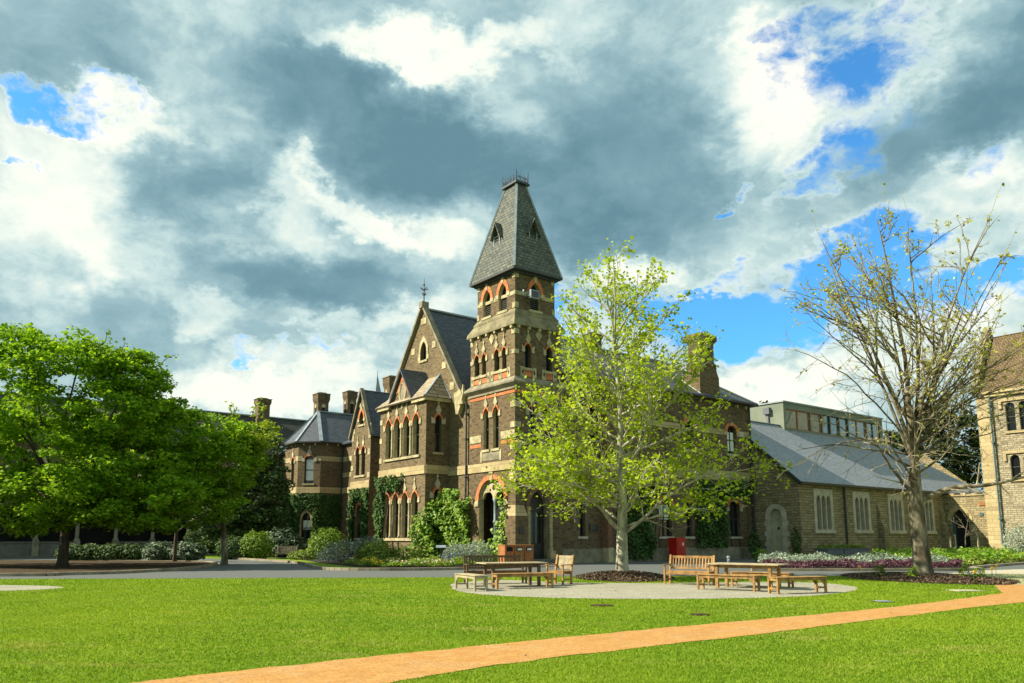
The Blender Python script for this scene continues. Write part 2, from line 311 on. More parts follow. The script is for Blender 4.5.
# ------------------------------------------------------------------ mesh helpers
def V(*a): return Vector(a)
class MB:
    def __init__(s): s.v = []; s.f = []; s.mi = []
    def face(s, pts, mi=0):
        b = len(s.v); s.v += [tuple(p) for p in pts]; s.f.append(tuple(range(b, b + len(pts)))); s.mi.append(mi)
    def prism(s, pts, d, mi=0, caps=True):
        """extrude a planar polygon (list of 3D points) along d"""
        n = len(pts); b = len(s.v); d = Vector(d)
        s.v += [tuple(p) for p in pts] + [tuple(Vector(p) + d) for p in pts]
        for i in range(n):
            j = (i + 1) % n; s.f.append((b + i, b + j, b + n + j, b + n + i)); s.mi.append(mi)
        if caps:
            if n <= 4: tr = [tuple(range(n))]
            else: tr = tessellate_polygon([[Vector(p) for p in pts]])
            for q in tr:
                s.f.append(tuple(b + i for i in reversed(q))); s.mi.append(mi)
                s.f.append(tuple(b + n + i for i in q)); s.mi.append(mi)
    def box(s, x0, x1, y0, y1, z0, z1, mi=0):
        s.prism([(x0, y0, z0), (x1, y0, z0), (x1, y1, z0), (x0, y1, z0)], (0, 0, z1 - z0), mi)
    def frustum(s, r0, z0, r1, z1, mi=0):
        (a0, a1, b0, b1) = r0; (c0, c1, d0, d1) = r1; b = len(s.v)
        s.v += [(a0, b0, z0), (a1, b0, z0), (a1, b1, z0), (a0, b1, z0), (c0, d0, z1), (c1, d0, z1), (c1, d1, z1), (c0, d1, z1)]
        for q in ((0, 1, 5, 4), (1, 2, 6, 5), (2, 3, 7, 6), (3, 0, 4, 7), (3, 2, 1, 0), (4, 5, 6, 7)):
            s.f.append(tuple(b + i for i in q)); s.mi.append(mi)
    def bar(s, p, q, w, h, mi=0, up=(0, 0, 1)):
        p = Vector(p); q = Vector(q); d = (q - p).normalized(); up = Vector(up)
        if abs(d.dot(up)) > .98: up = Vector((1, 0, 0))
        a = d.cross(up).normalized() * w / 2; c = a.normalized().cross(d).normalized() * h / 2
        s.prism([p - a - c, p + a - c, p + a + c, p - a + c], q - p, mi)
    def tube(s, pts, radii, n=8, mi=0, cap=True):
        pts = [Vector(p) for p in pts]; b = len(s.v); k = len(pts)
        t0 = (pts[1] - pts[0]).normalized(); a = t0.orthogonal().normalized()
        for i, p in enumerate(pts):
            t = (pts[min(i + 1, k - 1)] - pts[max(i - 1, 0)]).normalized()
            a = (a - t * a.dot(t)).normalized(); c = t.cross(a)
            for j in range(n):
                th = 2 * math.pi * j / n; s.v.append(tuple(p + (a * math.cos(th) + c * math.sin(th)) * radii[i]))
        for i in range(k - 1):
            for j in range(n):
                s.f.append((b + i * n + j, b + i * n + (j + 1) % n, b + (i + 1) * n + (j + 1) % n, b + (i + 1) * n + j)); s.mi.append(mi)
        if cap:
            s.f.append(tuple(b + j for j in reversed(range(n)))); s.mi.append(mi)
            s.f.append(tuple(b + (k - 1) * n + j for j in range(n))); s.mi.append(mi)
    def build(s, name, mats, parent=None, off=None, smooth=False, bevel=0):
        if isinstance(mats, str): mats = [mats]
        me = bpy.data.meshes.new(name)
        vs = s.v if off is None else [(x - off[0], y - off[1], z - off[2]) for x, y, z in s.v]
        me.from_pydata(vs, [], s.f)
        for m in mats: me.materials.append(MATS[m])
        if len(mats) > 1: me.polygons.foreach_set('material_index', s.mi)
        if smooth: me.polygons.foreach_set('use_smooth', [True] * len(s.f))
        me.validate(); me.update()
        o = bpy.data.objects.new(name, me); COL.objects.link(o); o.parent = parent
        if bevel:
            b = o.modifiers.new('bevel', 'BEVEL'); b.width = bevel; b.segments = 2; b.limit_method = 'ANGLE'
        return o
def tag(o, label=None, cat=None, group=None, kind=None):
    if label: o['label'] = label
    if cat: o['category'] = cat
    if group: o['group'] = group
    if kind: o['kind'] = kind
    return o
def thing(name, label, cat, loc=(0, 0, 0), rz=0, group=None):
    o = bpy.data.objects.new(name, None); COL.objects.link(o); o.location = loc; o.rotation_euler = (0, 0, rz)
    return tag(o, label, cat, group)
def struct(name, mb, m, loc=None):
    o = mb.build(name, m); return tag(o, kind='structure')

def leaf_mesh(name, pos, size, m, parent=None, rng=None, up=.5, jit=.35, off=(0, 0, 0), nrm=None, aspect=.62):
    """many small leaf faces at the given points"""
    pos = np.asarray(pos, float); n = len(pos); rng = rng or np.random.default_rng(1)
    N = rng.normal(size=(n, 3)); N[:, 2] = np.abs(N[:, 2]) + up
    if nrm is not None: N = N * .55 + nrm
    N /= np.linalg.norm(N, axis=1)[:, None]
    A = np.cross(N, rng.normal(size=(n, 3))); A /= np.linalg.norm(A, axis=1)[:, None]; B = np.cross(N, A)
    s = size * (1 + jit * rng.uniform(-1, 1, n)) if np.isscalar(size) else size
    s = s[:, None]
    q = np.stack([pos - A * s * .5, pos + B * s * aspect * .5 + A * s * .08 + N * s * .08, pos + A * s * .5, pos - B * s * aspect * .5 + A * s * .08 + N * s * .08], 1) - np.array(off)
    me = bpy.data.meshes.new(name); me.vertices.add(4 * n); me.vertices.foreach_set('co', q.reshape(-1))
    me.loops.add(4 * n); me.polygons.add(n); me.loops.foreach_set('vertex_index', np.arange(4 * n, dtype=np.int32))
    me.polygons.foreach_set('loop_start', np.arange(0, 4 * n, 4, dtype=np.int32)); me.polygons.foreach_set('loop_total', np.full(n, 4, dtype=np.int32))
    me.materials.append(MATS[m]); me.update(calc_edges=True)
    o = bpy.data.objects.new(name, me); COL.objects.link(o); o.parent = parent; return o

# ------------------------------------------------------------------ ground
def sheet(name, pts, z, m, kind='structure', thick=0.0):
    mb = MB(); P = [Vector((x, y, z)) for x, y in pts]
    for tr in tessellate_polygon([P]):
        a, b, c = [P[i] for i in tr]
        if (b - a).cross(c - a).z < 0: b, c = c, b
        mb.face([a, b, c])
    if thick:
        n = len(P)
        for i in range(n):
            j = (i + 1) % n; mb.face([P[i] - V(0, 0, thick), P[j] - V(0, 0, thick), P[j], P[i]])
    o = mb.build(name, m); return tag(o, kind=kind)
def spline(pts, n=8, closed=False):
    out = []; k = len(pts)
    rngi = range(k) if closed else range(k - 1)
    for i in rngi:
        p0 = pts[(i - 1) % k] if closed or i > 0 else pts[i]; p1 = pts[i]; p2 = pts[(i + 1) % k]
        p3 = pts[(i + 2) % k] if closed or i + 2 < k else p2
        for j in range(n):
            t = j / n; q = []
            for a, b, c, d in zip(p0, p1, p2, p3):
                q.append(.5 * (2 * b + (c - a) * t + (2 * a - 5 * b + 4 * c - d) * t * t + (3 * b - a - 3 * c + d) * t ** 3))
            out.append(tuple(q))
    if not closed: out.append(tuple(pts[-1]))
    return out
# lawn = ground as one sheet out to the horizon
mb = MB(); mb.face([(-900, -60, 0), (900, -60, 0), (900, 1500, 0), (-900, 1500, 0)]); struct('lawn', mb, 'lawn_grass')

road_near = spline([(-60, 26), (-40, 27.5), (-19, 29.3), (-8, 30.2), (-2.4, 30.7), (1.5, 31.2), (6, 31.6), (13, 31.8), (19, 33.2), (24, 34.5)], 6)
road = road_near + [(40, 36), (70, 44), (70, 60), (36, 57), (24, 52), (18, 62), (-4, 48), (-12, 70), (-60, 70)]
sheet('road', road, .004, 'asphalt')
mulch_bed = spline([(-60, 30.5), (-36, 31), (-20.2, 31.4), (-18.2, 32.4), (-16.6, 33.9), (-15.7, 37.2), (-15.9, 41), (-17.0, 45.5), (-19.6, 48.6), (-26, 50), (-40, 50), (-60, 50)], 6)
sheet('garden_soil', mulch_bed, .09, 'mulch', thick=.09)
def kerb(name, line, w=.22, h=.13, label=None):
    mb = MB(); step = []
    for a, b in zip(line[:-1], line[1:]):
        a = Vector((*a[:2], 0)); b = Vector((*b[:2], 0)); L = (b - a).length
        if L < .01: continue
        k = max(1, int(L / .9)); d = (b - a)
        for i in range(k):
            p = a + d * (i / k) ; q = a + d * ((i + 1) / k) - d.normalized() * .012
            mb.bar(p + V(0, 0, h / 2), q + V(0, 0, h / 2), w, h)
    return tag(mb.build(name, 'kerb_stone'), kind='structure')
kerb('kerb', mulch_bed)
bed_edge = spline([(-20.5, 57), (-16, 52), (-12.9, 47.5), (-10.8, 42.5), (-9.5, 39.0), (-7.9, 37.1), (-5.1, 36.9), (-2.6, 37.8), (-.6, 39.2), (.3, 41.5)], 6)
sheet('garden_lawn', bed_edge + [(.3, 45), (-20, 72), (-30, 66)], .05, 'lawn_grass', thick=.05)
kerb('kerb', bed_edge)
bed_soil = spline([(-17.5, 58.5), (-13.6, 52), (-11.6, 47.5), (-9.4, 43), (-7.5, 39.6), (-5.1, 38.9), (-2.6, 39.7), (-1.2, 41.3), (-.9, 43.5)], 6)
sheet('garden_soil', bed_soil + [(-.2, 45), (-18, 69), (-21, 64)], .07, 'soil', thick=.02)
rb = [(11.0, 36.6), (16, 36.4), (21.4, 36.9)]
right_edge = spline(rb + [(22.2, 38.4), (25, 41.5), (30, 46.3), (38, 54)], 6)
sheet('garden_soil', right_edge + [(41, 62), (20.6, 55.6), (18.6, 57.5), (15.6, 51)], .08, 'soil', thick=.08)
kerb('kerb', right_edge)
sheet('concrete_path', spline([(15.3, 25.9), (16.6, 29.0), (17.6, 32.5), (20.9, 36.2), (25, 38.6), (29, 40)], 5) + [(30.5, 36.5), (24, 27.5), (22, 25.6)], .012, 'concrete')
low = [(-2.9, 6.9), (-2.02, 7.78), (-1.28, 8.51), (0, 9.8), (1.77, 11.14), (4.06, 12.78), (7.45, 15.43), (12.05, 18.84), (22, 25.0), (34, 31)]
up = [(-5.9, 6.9), (-4.7, 7.78), (-3.95, 8.51), (-2.95, 9.36), (-1.65, 10.4), (0, 11.66), (2.1, 13.21), (4.8, 15.05), (8.6, 17.76), (13.0, 21.5), (13.6, 22.2)]
def wob(pts, a=.05):
    return [(x + random.uniform(-a, a), y + random.uniform(-a, a)) for x, y in pts]
sheet('brick_path', wob(spline(low, 8)) + [(34, 36), (22, 26.3), (15.7, 26.0)] + wob(list(reversed(spline(up, 8)))), .008, 'path_paving')
gr = spline([(-1.98, 26.33), (-1.85, 24.6), (-1.63, 23.1), (-.86, 21.48), (.71, 20.34), (3.13, 19.85), (5.72, 20.1), (8.06, 21.1), (10.04, 23.3), (10.7, 25.4), (10.2, 27.1), (8.2, 27.4), (4.9, 26.7), (1.64, 27.2), (.2, 28.6), (-1.1, 28.3)], 5, True)
sheet('gravel_patch', wob(gr, .02), .005, 'gravel')
lp = [(-14.2 + 3.6 * math.cos(t) - 3.0, 24.0 + 1.7 * math.sin(t)) for t in np.linspace(0, 2 * math.pi, 36)[:-1]]
sheet('gravel_patch', lp, .005, 'gravel')

def mound(name, cx, cy, rx, ry, h, m, seed=1, kind='structure'):
    rng = np.random.default_rng(seed); mb = MB(); rings = 9; seg = 48; ph = rng.uniform(0, 6, 4)
    def P(i, j):
        r = i / rings; a = 2 * math.pi * j / seg; w = 1 + .05 * math.sin(3 * a + ph[0]) + .03 * math.sin(7 * a + ph[1])
        z = h * (1 - r ** 2.2) * (1 + .15 * math.sin(5 * a * 1 + ph[2]) * r) + .012
        return (cx + rx * r * w * math.cos(a), cy + ry * r * w * math.sin(a), z)
    for i in range(rings):
        for j in range(seg):
            if i == 0: mb.face([P(0, 0), P(1, j), P(1, j + 1)])
            else: mb.face([P(i, j), P(i + 1, j), P(i + 1, j + 1), P(i, j + 1)])
    return tag(mb.build(name, m, smooth=True), kind=kind)
def chips(name, cx, cy, rx, ry, h, n, seed):
    rng = np.random.default_rng(seed); r = np.sqrt(rng.uniform(0, 1.06, n)); a = rng.uniform(0, 2 * math.pi, n)
    pos = np.stack([cx + rx * r * np.cos(a), cy + ry * r * np.sin(a), np.maximum(h * (1 - r ** 2.2), 0) + .03 + rng.uniform(0, .02, n)], 1)
    return tag(leaf_mesh(name, pos, .085, 'bark_chip', rng=rng, up=.6), kind='stuff')
mound('mulch_mound', 4.2, 30.0, 1.75, 2.6, .22, 'mulch', 3); chips('mulch_chips', 4.2, 30.0, 1.8, 2.6, .22, 5000, 4)
mound('mulch_mound', 15.3, 29.7, 2.45, 3.9, .13, 'mulch', 5); chips('mulch_chips', 15.3, 29.7, 2.5, 3.9, .13, 8000, 6)

# grass blades on the near lawn
def inside(poly, X, Y):
    c = np.zeros(len(X), bool); n = len(poly)
    for i in range(n):
        x0, y0 = poly[i]; x1, y1 = poly[(i + 1) % n]
        k = ((y0 > Y) != (y1 > Y)); xi = (x1 - x0) * (Y - y0) / (y1 - y0 + 1e-12) + x0
        c ^= k & (X < xi)
    return c
def grass():
    rng = np.random.default_rng(11); n = 520000
    u = rng.uniform(0, 1, n); Y = 7.6 * (33 / 7.6) ** u       # density falls off with distance
    X = rng.uniform(-1, 1, n) * (.68 * Y + 3.5)
    keep = (Y < np.interp(X, [p[0] for p in road_near], [p[1] for p in road_near]) - .02)
    path_poly = spline(low, 8) + [(34, 36), (22, 26.3), (15.7, 26.0)] + list(reversed(spline(up, 8)))
    for poly in (path_poly, gr, lp): keep &= ~inside(poly, X, Y)
    keep &= ((X - 15.3) / 2.35) ** 2 + ((Y - 29.7) / 3.8) ** 2 > 1
    keep &= ((X - 4.2) / 1.65) ** 2 + ((Y - 30) / 2.5) ** 2 > 1
    X = X[keep]; Y = Y[keep]; n = len(X)
    h = rng.uniform(.010, .026, n) * (1 + Y / 50); w = .0028 + .0005 * Y; a = rng.uniform(0, 2 * math.pi, n)
    lean = rng.normal(0, .55, (n, 2)) * h[:, None]
    b0 = np.stack([X - np.cos(a) * w, Y - np.sin(a) * w, np.full(n, .0)], 1); b1 = np.stack([X + np.cos(a) * w, Y + np.sin(a) * w, np.full(n, .0)], 1)
    tp = np.stack([X + lean[:, 0], Y + lean[:, 1], h], 1); q = np.stack([b0, b1, tp], 1).reshape(-1)
    me = bpy.data.meshes.new('grass'); me.vertices.add(3 * n); me.vertices.foreach_set('co', q); me.loops.add(3 * n); me.polygons.add(n)
    me.loops.foreach_set('vertex_index', np.arange(3 * n, dtype=np.int32)); me.polygons.foreach_set('loop_start', np.arange(0, 3 * n, 3, dtype=np.int32))
    me.polygons.foreach_set('loop_total', np.full(n, 3, dtype=np.int32)); me.materials.append(MATS['grass_blade']); me.update(calc_edges=True)
    o = bpy.data.objects.new('grass', me); COL.objects.link(o); tag(o, kind='stuff')
grass()

# ------------------------------------------------------------------ building kit
# the college stands on its own axes: u runs along the long shaded fronts, v along the sunlit fronts
BR = math.atan2(.6066, .795); BC = (.172, 45.0)
def W(u, v, z=0.0):
    c, s = math.cos(BR), math.sin(BR); return Vector((BC[0] + c * u - s * v, BC[1] + s * u + c * v, z))
class Fr:
    """a wall plane: origin (u,v), running direction, outward normal to the right of it"""
    def __init__(s, u, v, du, dv):
        L = math.hypot(du, dv); s.o = (u, v); s.d = (du / L, dv / L); s.n = (dv / L, -du / L)
    def P(s, a, z, e=0.0): return (s.o[0] + s.d[0] * a + s.n[0] * e, s.o[1] + s.d[1] * a + s.n[1] * e, z)
def head(w, z0, rise, kind, n=7):
    h = w / 2
    if kind == 'flat' or rise <= 0: return [(-h, z0), (h, z0)]
    if kind == 'tri': return [(-h, z0), (0, z0 + rise), (h, z0)]
    Rr = (h * h + rise * rise) / w; cx = h - Rr; am = math.asin(min(1, rise / Rr))
    if rise < h and Rr > h: am = math.asin(min(1, rise / Rr))
    right = [(cx + Rr * math.cos(am * i / n), z0 + Rr * math.sin(am * i / n)) for i in range(n + 1)]
    if kind == 'seg':
        Rr = (h * h + rise * rise) / (2 * rise); a0 = math.asin(h / Rr)
        right = [(Rr * math.sin(a0 * (1 - i / n)), z0 + rise - Rr + Rr * math.cos(a0 * (1 - i / n))) for i in range(n + 1)]
    return [(-x, z) for x, z in right[:-1]] + [right[-1]] + list(reversed(right[:-1]))
SPLIT = {'quoin', 'corbel', 'mullion_column', 'panel_frame', 'frieze_panel', 'window_hood'}
def islands(mb):
    par = list(range(len(mb.v)))
    def fd(a):
        while par[a] != a: par[a] = par[par[a]]; a = par[a]
        return a
    for f in mb.f:
        for a in f[1:]: par[fd(a)] = fd(f[0])
    out = {}
    for f, mi in zip(mb.f, mb.mi):
        r = fd(f[0]); q, mp = out.setdefault(r, (MB(), {}))
        for a in f:
            if a not in mp: mp[a] = len(q.v); q.v.append(mb.v[a])
        q.f.append(tuple(mp[a] for a in f)); q.mi.append(mi)
    return [q for q, _ in out.values()]
class Bld:
    def __init__(s, name, label, cat, ou=0, ov=0, group=None):
        s.off = (ou, ov, 0); s.root = thing(name, label, cat, W(ou, ov), BR, group)
    def add(s, mb, name, m, parent=None, **k):
        if name in SPLIT and len(mb.f) > 6:
            for q in islands(mb): o = q.build(name, m, parent or s.root, s.off, **k)
            return o
        return mb.build(name, m, parent or s.root, s.off, **k)
def wall(B, name, fr, outer, holes, m, depth=.28, cut_m=None, parent=None):
    mb = MB(); loops = [[Vector((a, z, 0)) for a, z in outer]] + [[Vector((a, z, 0)) for a, z in h] for h in holes]
    flat = [p for l in loops for p in l]
    for tr in tessellate_polygon(loops):
        a, b, c = [flat[i] for i in tr]
        if (b - a).cross(c - a).z < 0: b, c = c, b
        mb.face([fr.P(p.x, p.y) for p in (a, b, c)], 0)
    for h in holes:
        n = len(h)
        for i in range(n):
            p, q = h[i], h[(i + 1) % n]
            mb.face([fr.P(*q), fr.P(*p), fr.P(*p, -depth), fr.P(*q, -depth)], 1)
    return B.add(mb, name, [m, cut_m or m], parent)
def window(B, fr, sc, z0, z1, w, rise=.35, kind='pt', trim='gabled', lights=1, curtain=False, sill=True, fm='frame_dark', depth=.26, bars=True, tt=.2, sill_m='cream_stone', glassm='window_glass', trans=None, trim_m=('red_brick', 'cream_stone')):
    """a recessed window: frame, pane, sill and dressed arch. returns its outline"""
    zs = z1 - rise; hd = head(w, zs, rise, kind); out = [(sc - w / 2, z0), (sc + w / 2, z0)] + [(sc + x, z) for x, z in reversed(hd)]
    if kind == 'flat': out = [(sc - w / 2, z0), (sc + w / 2, z0), (sc + w / 2, z1), (sc - w / 2, z1)]
    f = MB(); t = .055; n = len(out); cxm, czm = sc, (z0 + z1) / 2
    inn = [(sc + (x - sc) * (1 - 2 * t / w), z0 + t + (z - z0) * (1 - 2 * t / (z1 - z0))) for x, z in out]
    for i in range(n):
        j = (i + 1) % n
        f.prism([fr.P(*out[i], -depth + .06), fr.P(*out[j], -depth + .06), fr.P(*inn[j], -depth + .06), fr.P(*inn[i], -depth + .06)], Vector(fr.P(0, 0, 0)) - Vector(fr.P(0, 0, .05)))
    if bars:
        zm = z0 + (z1 - z0) * (.5 if trans is None else trans)
        f.bar(fr.P(sc - w / 2 + .02, zm, -depth + .05), fr.P(sc + w / 2 - .02, zm, -depth + .05), .05, .07)
        for k in range(1, lights): 
            x = sc - w / 2 + w * k / lights; f.bar(fr.P(x, z0, -depth + .05), fr.P(x, zs + rise * .7, -depth + .05), .06, .06)
    fo = B.add(f, 'window', fm)
    p = MB(); P = [Vector((a, z, 0)) for a, z in out]
    for tr in tessellate_polygon([P]):
        a, b, c = [P[i] for i in tr]
        if (b - a).cross(c - a).z < 0: b, c = c, b
        p.face([fr.P(q.x, q.y, -depth + .012) for q in (a, b, c)])
    B.add(p, 'pane', glassm, fo)
    if curtain:
        c = MB(); zc = z0 + (z1 - z0) * (.45 if curtain == 'top' else .12)
        zt = zs if curtain != 'all' else zs
        c.prism([fr.P(sc - w / 2 + .07, zc, -depth + .018), fr.P(sc + w / 2 - .07, zc, -depth + .018), fr.P(sc + w / 2 - .07, zt, -depth + .018), fr.P(sc - w / 2 + .07, zt, -depth + .018)], Vector(fr.P(0, 0, .008)) - Vector(fr.P(0, 0, 0)))
        B.add(c, 'blind', 'curtain', fo)
    if sill:
        s = MB(); ex = .14
        s.prism([fr.P(sc - w / 2 - ex, z0, .09), fr.P(sc + w / 2 + ex, z0, .09), fr.P(sc + w / 2 + ex, z0 - .15, .09), fr.P(sc - w / 2 - ex, z0 - .15, .09)], Vector(fr.P(0, 0, -.15)) - Vector(fr.P(0, 0, 0)))
        B.add(s, 'sill', sill_m, fo)
    if trim:
        a = MB(); fwd = Vector(fr.P(0, 0, .045)) - Vector(fr.P(0, 0, -.03)); e0 = -.03
        def pr(pts, mi, ex=0.0): a.prism([fr.P(sc + x, z, e0) for x, z in pts], fwd * (1 + ex), mi)
        if trim == 'gabled':      # red brick gablet with cream blocks
            top = z1 + tt * 1.9; hw = w / 2 + tt
            n2 = len(hd); half = n2 // 2
            left = hd[:half + 1]; right = hd[half:]
            pr([(-hw, zs - .02)] + left + [(0, top)], 0); pr([(0, top)] + right + [(hw, zs - .02)], 0)
            dk_ = .8 + tt * 1.6; pr([(0, z1 - .02), (.19 * dk_, z1 + .24 * dk_), (0, z1 + .62 * dk_), (-.19 * dk_, z1 + .24 * dk_)], 1, .35); pr([(0, z1 + .58 * dk_), (.07, z1 + .70 * dk_), (0, z1 + .86 * dk_), (-.07, z1 + .70 * dk_)], 1, .2)
            for sg in (-1, 1):
                x0 = sg * (w / 2 + .01); x1 = sg * (w / 2 + tt + .06)
                pr([(x0, zs - .20), (x1, zs - .20), (x1 * 1.0, zs + .22), (x0, zs + .02)], 1, .3)
        elif trim == 'arch':
            ho = head(w + 2 * tt, zs, rise * (w + 2 * tt) / w if kind != 'seg' else rise + tt, kind)
            if kind == 'seg': ho = [(x, z) for x, z in ho]
            n2 = len(hd)
            for i in range(n2 - 1): pr([hd[i], hd[i + 1], ho[i + 1], ho[i]], 0)
            k = n2 // 2; pr([(-.10, hd[k][1] + .02), (.10, hd[k][1] + .02), (.13, ho[k][1] + .06), (-.13, ho[k][1] + .06)], 1, .4)
            for sg in (-1, 1):
                x0 = sg * (w / 2 + .01); x1 = sg * (w / 2 + tt + .10); pr([(x0, zs - .26), (x1, zs - .26), (x1, zs - .01), (x0, zs - .01)], 1, .3)
        elif trim == 'stone':      # plain ashlar surround
            n2 = len(hd); ho = head(w + 2 * tt, zs, rise * (w + 2 * tt) / w if kind != 'flat' else 0, kind)
            if kind == 'flat': pr([(-w / 2 - tt, z1), (w / 2 + tt, z1), (w / 2 + tt, z1 + tt), (-w / 2 - tt, z1 + tt)], 1)
            else:
                for i in range(n2 - 1): pr([hd[i], hd[i + 1], ho[i + 1], ho[i]], 1)
            for sg in (-1, 1):
                z = z0; k = 0
                while z < zs - .01:
                    zz = min(zs, z + .34); wd = tt * (1.0 if k % 2 else 1.35)
                    pr([(sg * w / 2, z + .004), (sg * (w / 2 + wd), z + .004), (sg * (w / 2 + wd), zz - .004), (sg * w / 2, zz - .004)], 1); z = zz; k += 1
        B.add(a, 'arch_trim', list(trim_m), fo)
    return out
def band(B, fr, a0, a1, z0, z1, m='cream_stone', e=.05, name='string_course'):
    mb = MB(); mb.prism([fr.P(a0, z0, -.02), fr.P(a1, z0, -.02), fr.P(a1, z1, -.02), fr.P(a0, z1, -.02)], Vector(fr.P(0, 0, e + .02)) - Vector(fr.P(0, 0, 0)))
    return B.add(mb, name, m)
def quoins(B, fr, specs, m='cream_stone', e=.035, name='quoin'):
    mb = MB()
    for a0, a1, z0, z1 in specs:
        mb.prism([fr.P(a0, z0, -.02), fr.P(a1, z0, -.02), fr.P(a1, z1, -.02), fr.P(a0, z1, -.02)], Vector(fr.P(0, 0, e + .02)) - Vector(fr.P(0, 0, 0)))
    return B.add(mb, name, m)
def rect(a0, a1, z0, z1): return [(a0, z0), (a1, z0), (a1, z1), (a0, z1)]
def roof_slab(mb, pts, t=.12, mi=0):
    """a sloping roof face given some thickness"""
    P = [Vector(p) for p in pts]; n = (P[1] - P[0]).cross(P[2] - P[0]).normalized()
    if n.z < 0: P.reverse(); n = -n
    mb.prism([p - n * t for p in P], n * t, mi)
def gablet_line(mb, pts, w, h, mi=0):
    for p, q in zip(pts[:-1], pts[1:]): mb.bar(p, q, w, h, mi)

exec_parts = []
# ------------------------------------------------------------------ the brick college building
def plate(B, fr, outer, holes, e0, e1, name, m, parent=None):
    mb = MB(); loops = [[Vector((a, z, 0)) for a, z in outer]] + [[Vector((a, z, 0)) for a, z in h] for h in holes]
    flat = [p for l in loops for p in l]
    for tr in tessellate_polygon(loops):
        a, b, c = [flat[i] for i in tr]
        if (b - a).cross(c - a).z < 0: b, c = c, b
        mb.face([fr.P(p.x, p.y, e1) for p in (a, b, c)]); mb.face([fr.P(p.x, p.y, e0) for p in (c, b, a)])
    for li, l in enumerate(loops):
        n = len(l)
        for i in range(n):
            p, q = l[i], l[(i + 1) % n]; mb.face([fr.P(p.x, p.y, e0), fr.P(q.x, q.y, e0), fr.P(q.x, q.y, e1), fr.P(p.x, p.y, e1)])
    return B.add(mb, name, m, parent)
def circ(x, z, r, n=14): return [(x + r * math.cos(2 * math.pi * i / n), z + r * math.sin(2 * math.pi * i / n)) for i in range(n)]
def chimney(B, cu, cv, z0, z1, wu, wv, m='brown_brick', panel=True):
    mb = MB(); h = z1 - z0; a, b = wu / 2, wv / 2
    mb.box(cu - a, cu + a, cv - b, cv + b, z0, z0 + h * .35)
    mb.frustum((cu - a, cu + a, cv - b, cv + b), z0 + h * .35, (cu - a * .84, cu + a * .84, cv - b * .84, cv + b * .84), z0 + h * .42)
    mb.box(cu - a * .84, cu + a * .84, cv - b * .84, cv + b * .84, z0 + h * .42, z0 + h * .80)
    mb.frustum((cu - a * .84, cu + a * .84, cv - b * .84, cv + b * .84), z0 + h * .80, (cu - a, cu + a, cv - b, cv + b), z0 + h * .88)
    mb.box(cu - a, cu + a, cv - b, cv + b, z0 + h * .88, z0 + h * .985)
    o = B.add(mb, 'chimney', m)
    c = MB(); c.box(cu - a - .06, cu + a + .06, cv - b - .06, cv + b + .06, z0 + h * .985, z1); c.box(cu - a * .6, cu + a * .6, cv - b * .6, cv + b * .6, z1, z1 + .12); B.add(c, 'chimney_cap', 'grey_stone', o)
    if panel:
        p = MB()
        for fr in (Fr(cu - a * .84, cv + b, 0, -1), Fr(cu - a, cv - b * .84, 1, 0)):
            w = wv if fr.d[0] == 0 else wu; m0 = w / 2
            p.prism([fr.P(m0 - .14, z0 + h * .46, .02), fr.P(m0 + .14, z0 + h * .46, .02), fr.P(m0 + .14, z0 + h * .70, .02), fr.P(m0 - .14, z0 + h * .70, .02)], Vector(fr.P(0, 0, -.05)) - Vector(fr.P(0, 0, 0)), 1)
            p.prism([fr.P(m0 - .22, z0 + h * .70, .0), fr.P(m0 + .22, z0 + h * .70, .0), fr.P(m0 + .15, z0 + h * .77, 0), fr.P(m0 - .15, z0 + h * .77, .0)], Vector(fr.P(0, 0, .05)) - Vector(fr.P(0, 0, 0)), 0)
        B.add(p, 'chimney_panel', ['cream_stone', 'interior_dark'], o)
    return o

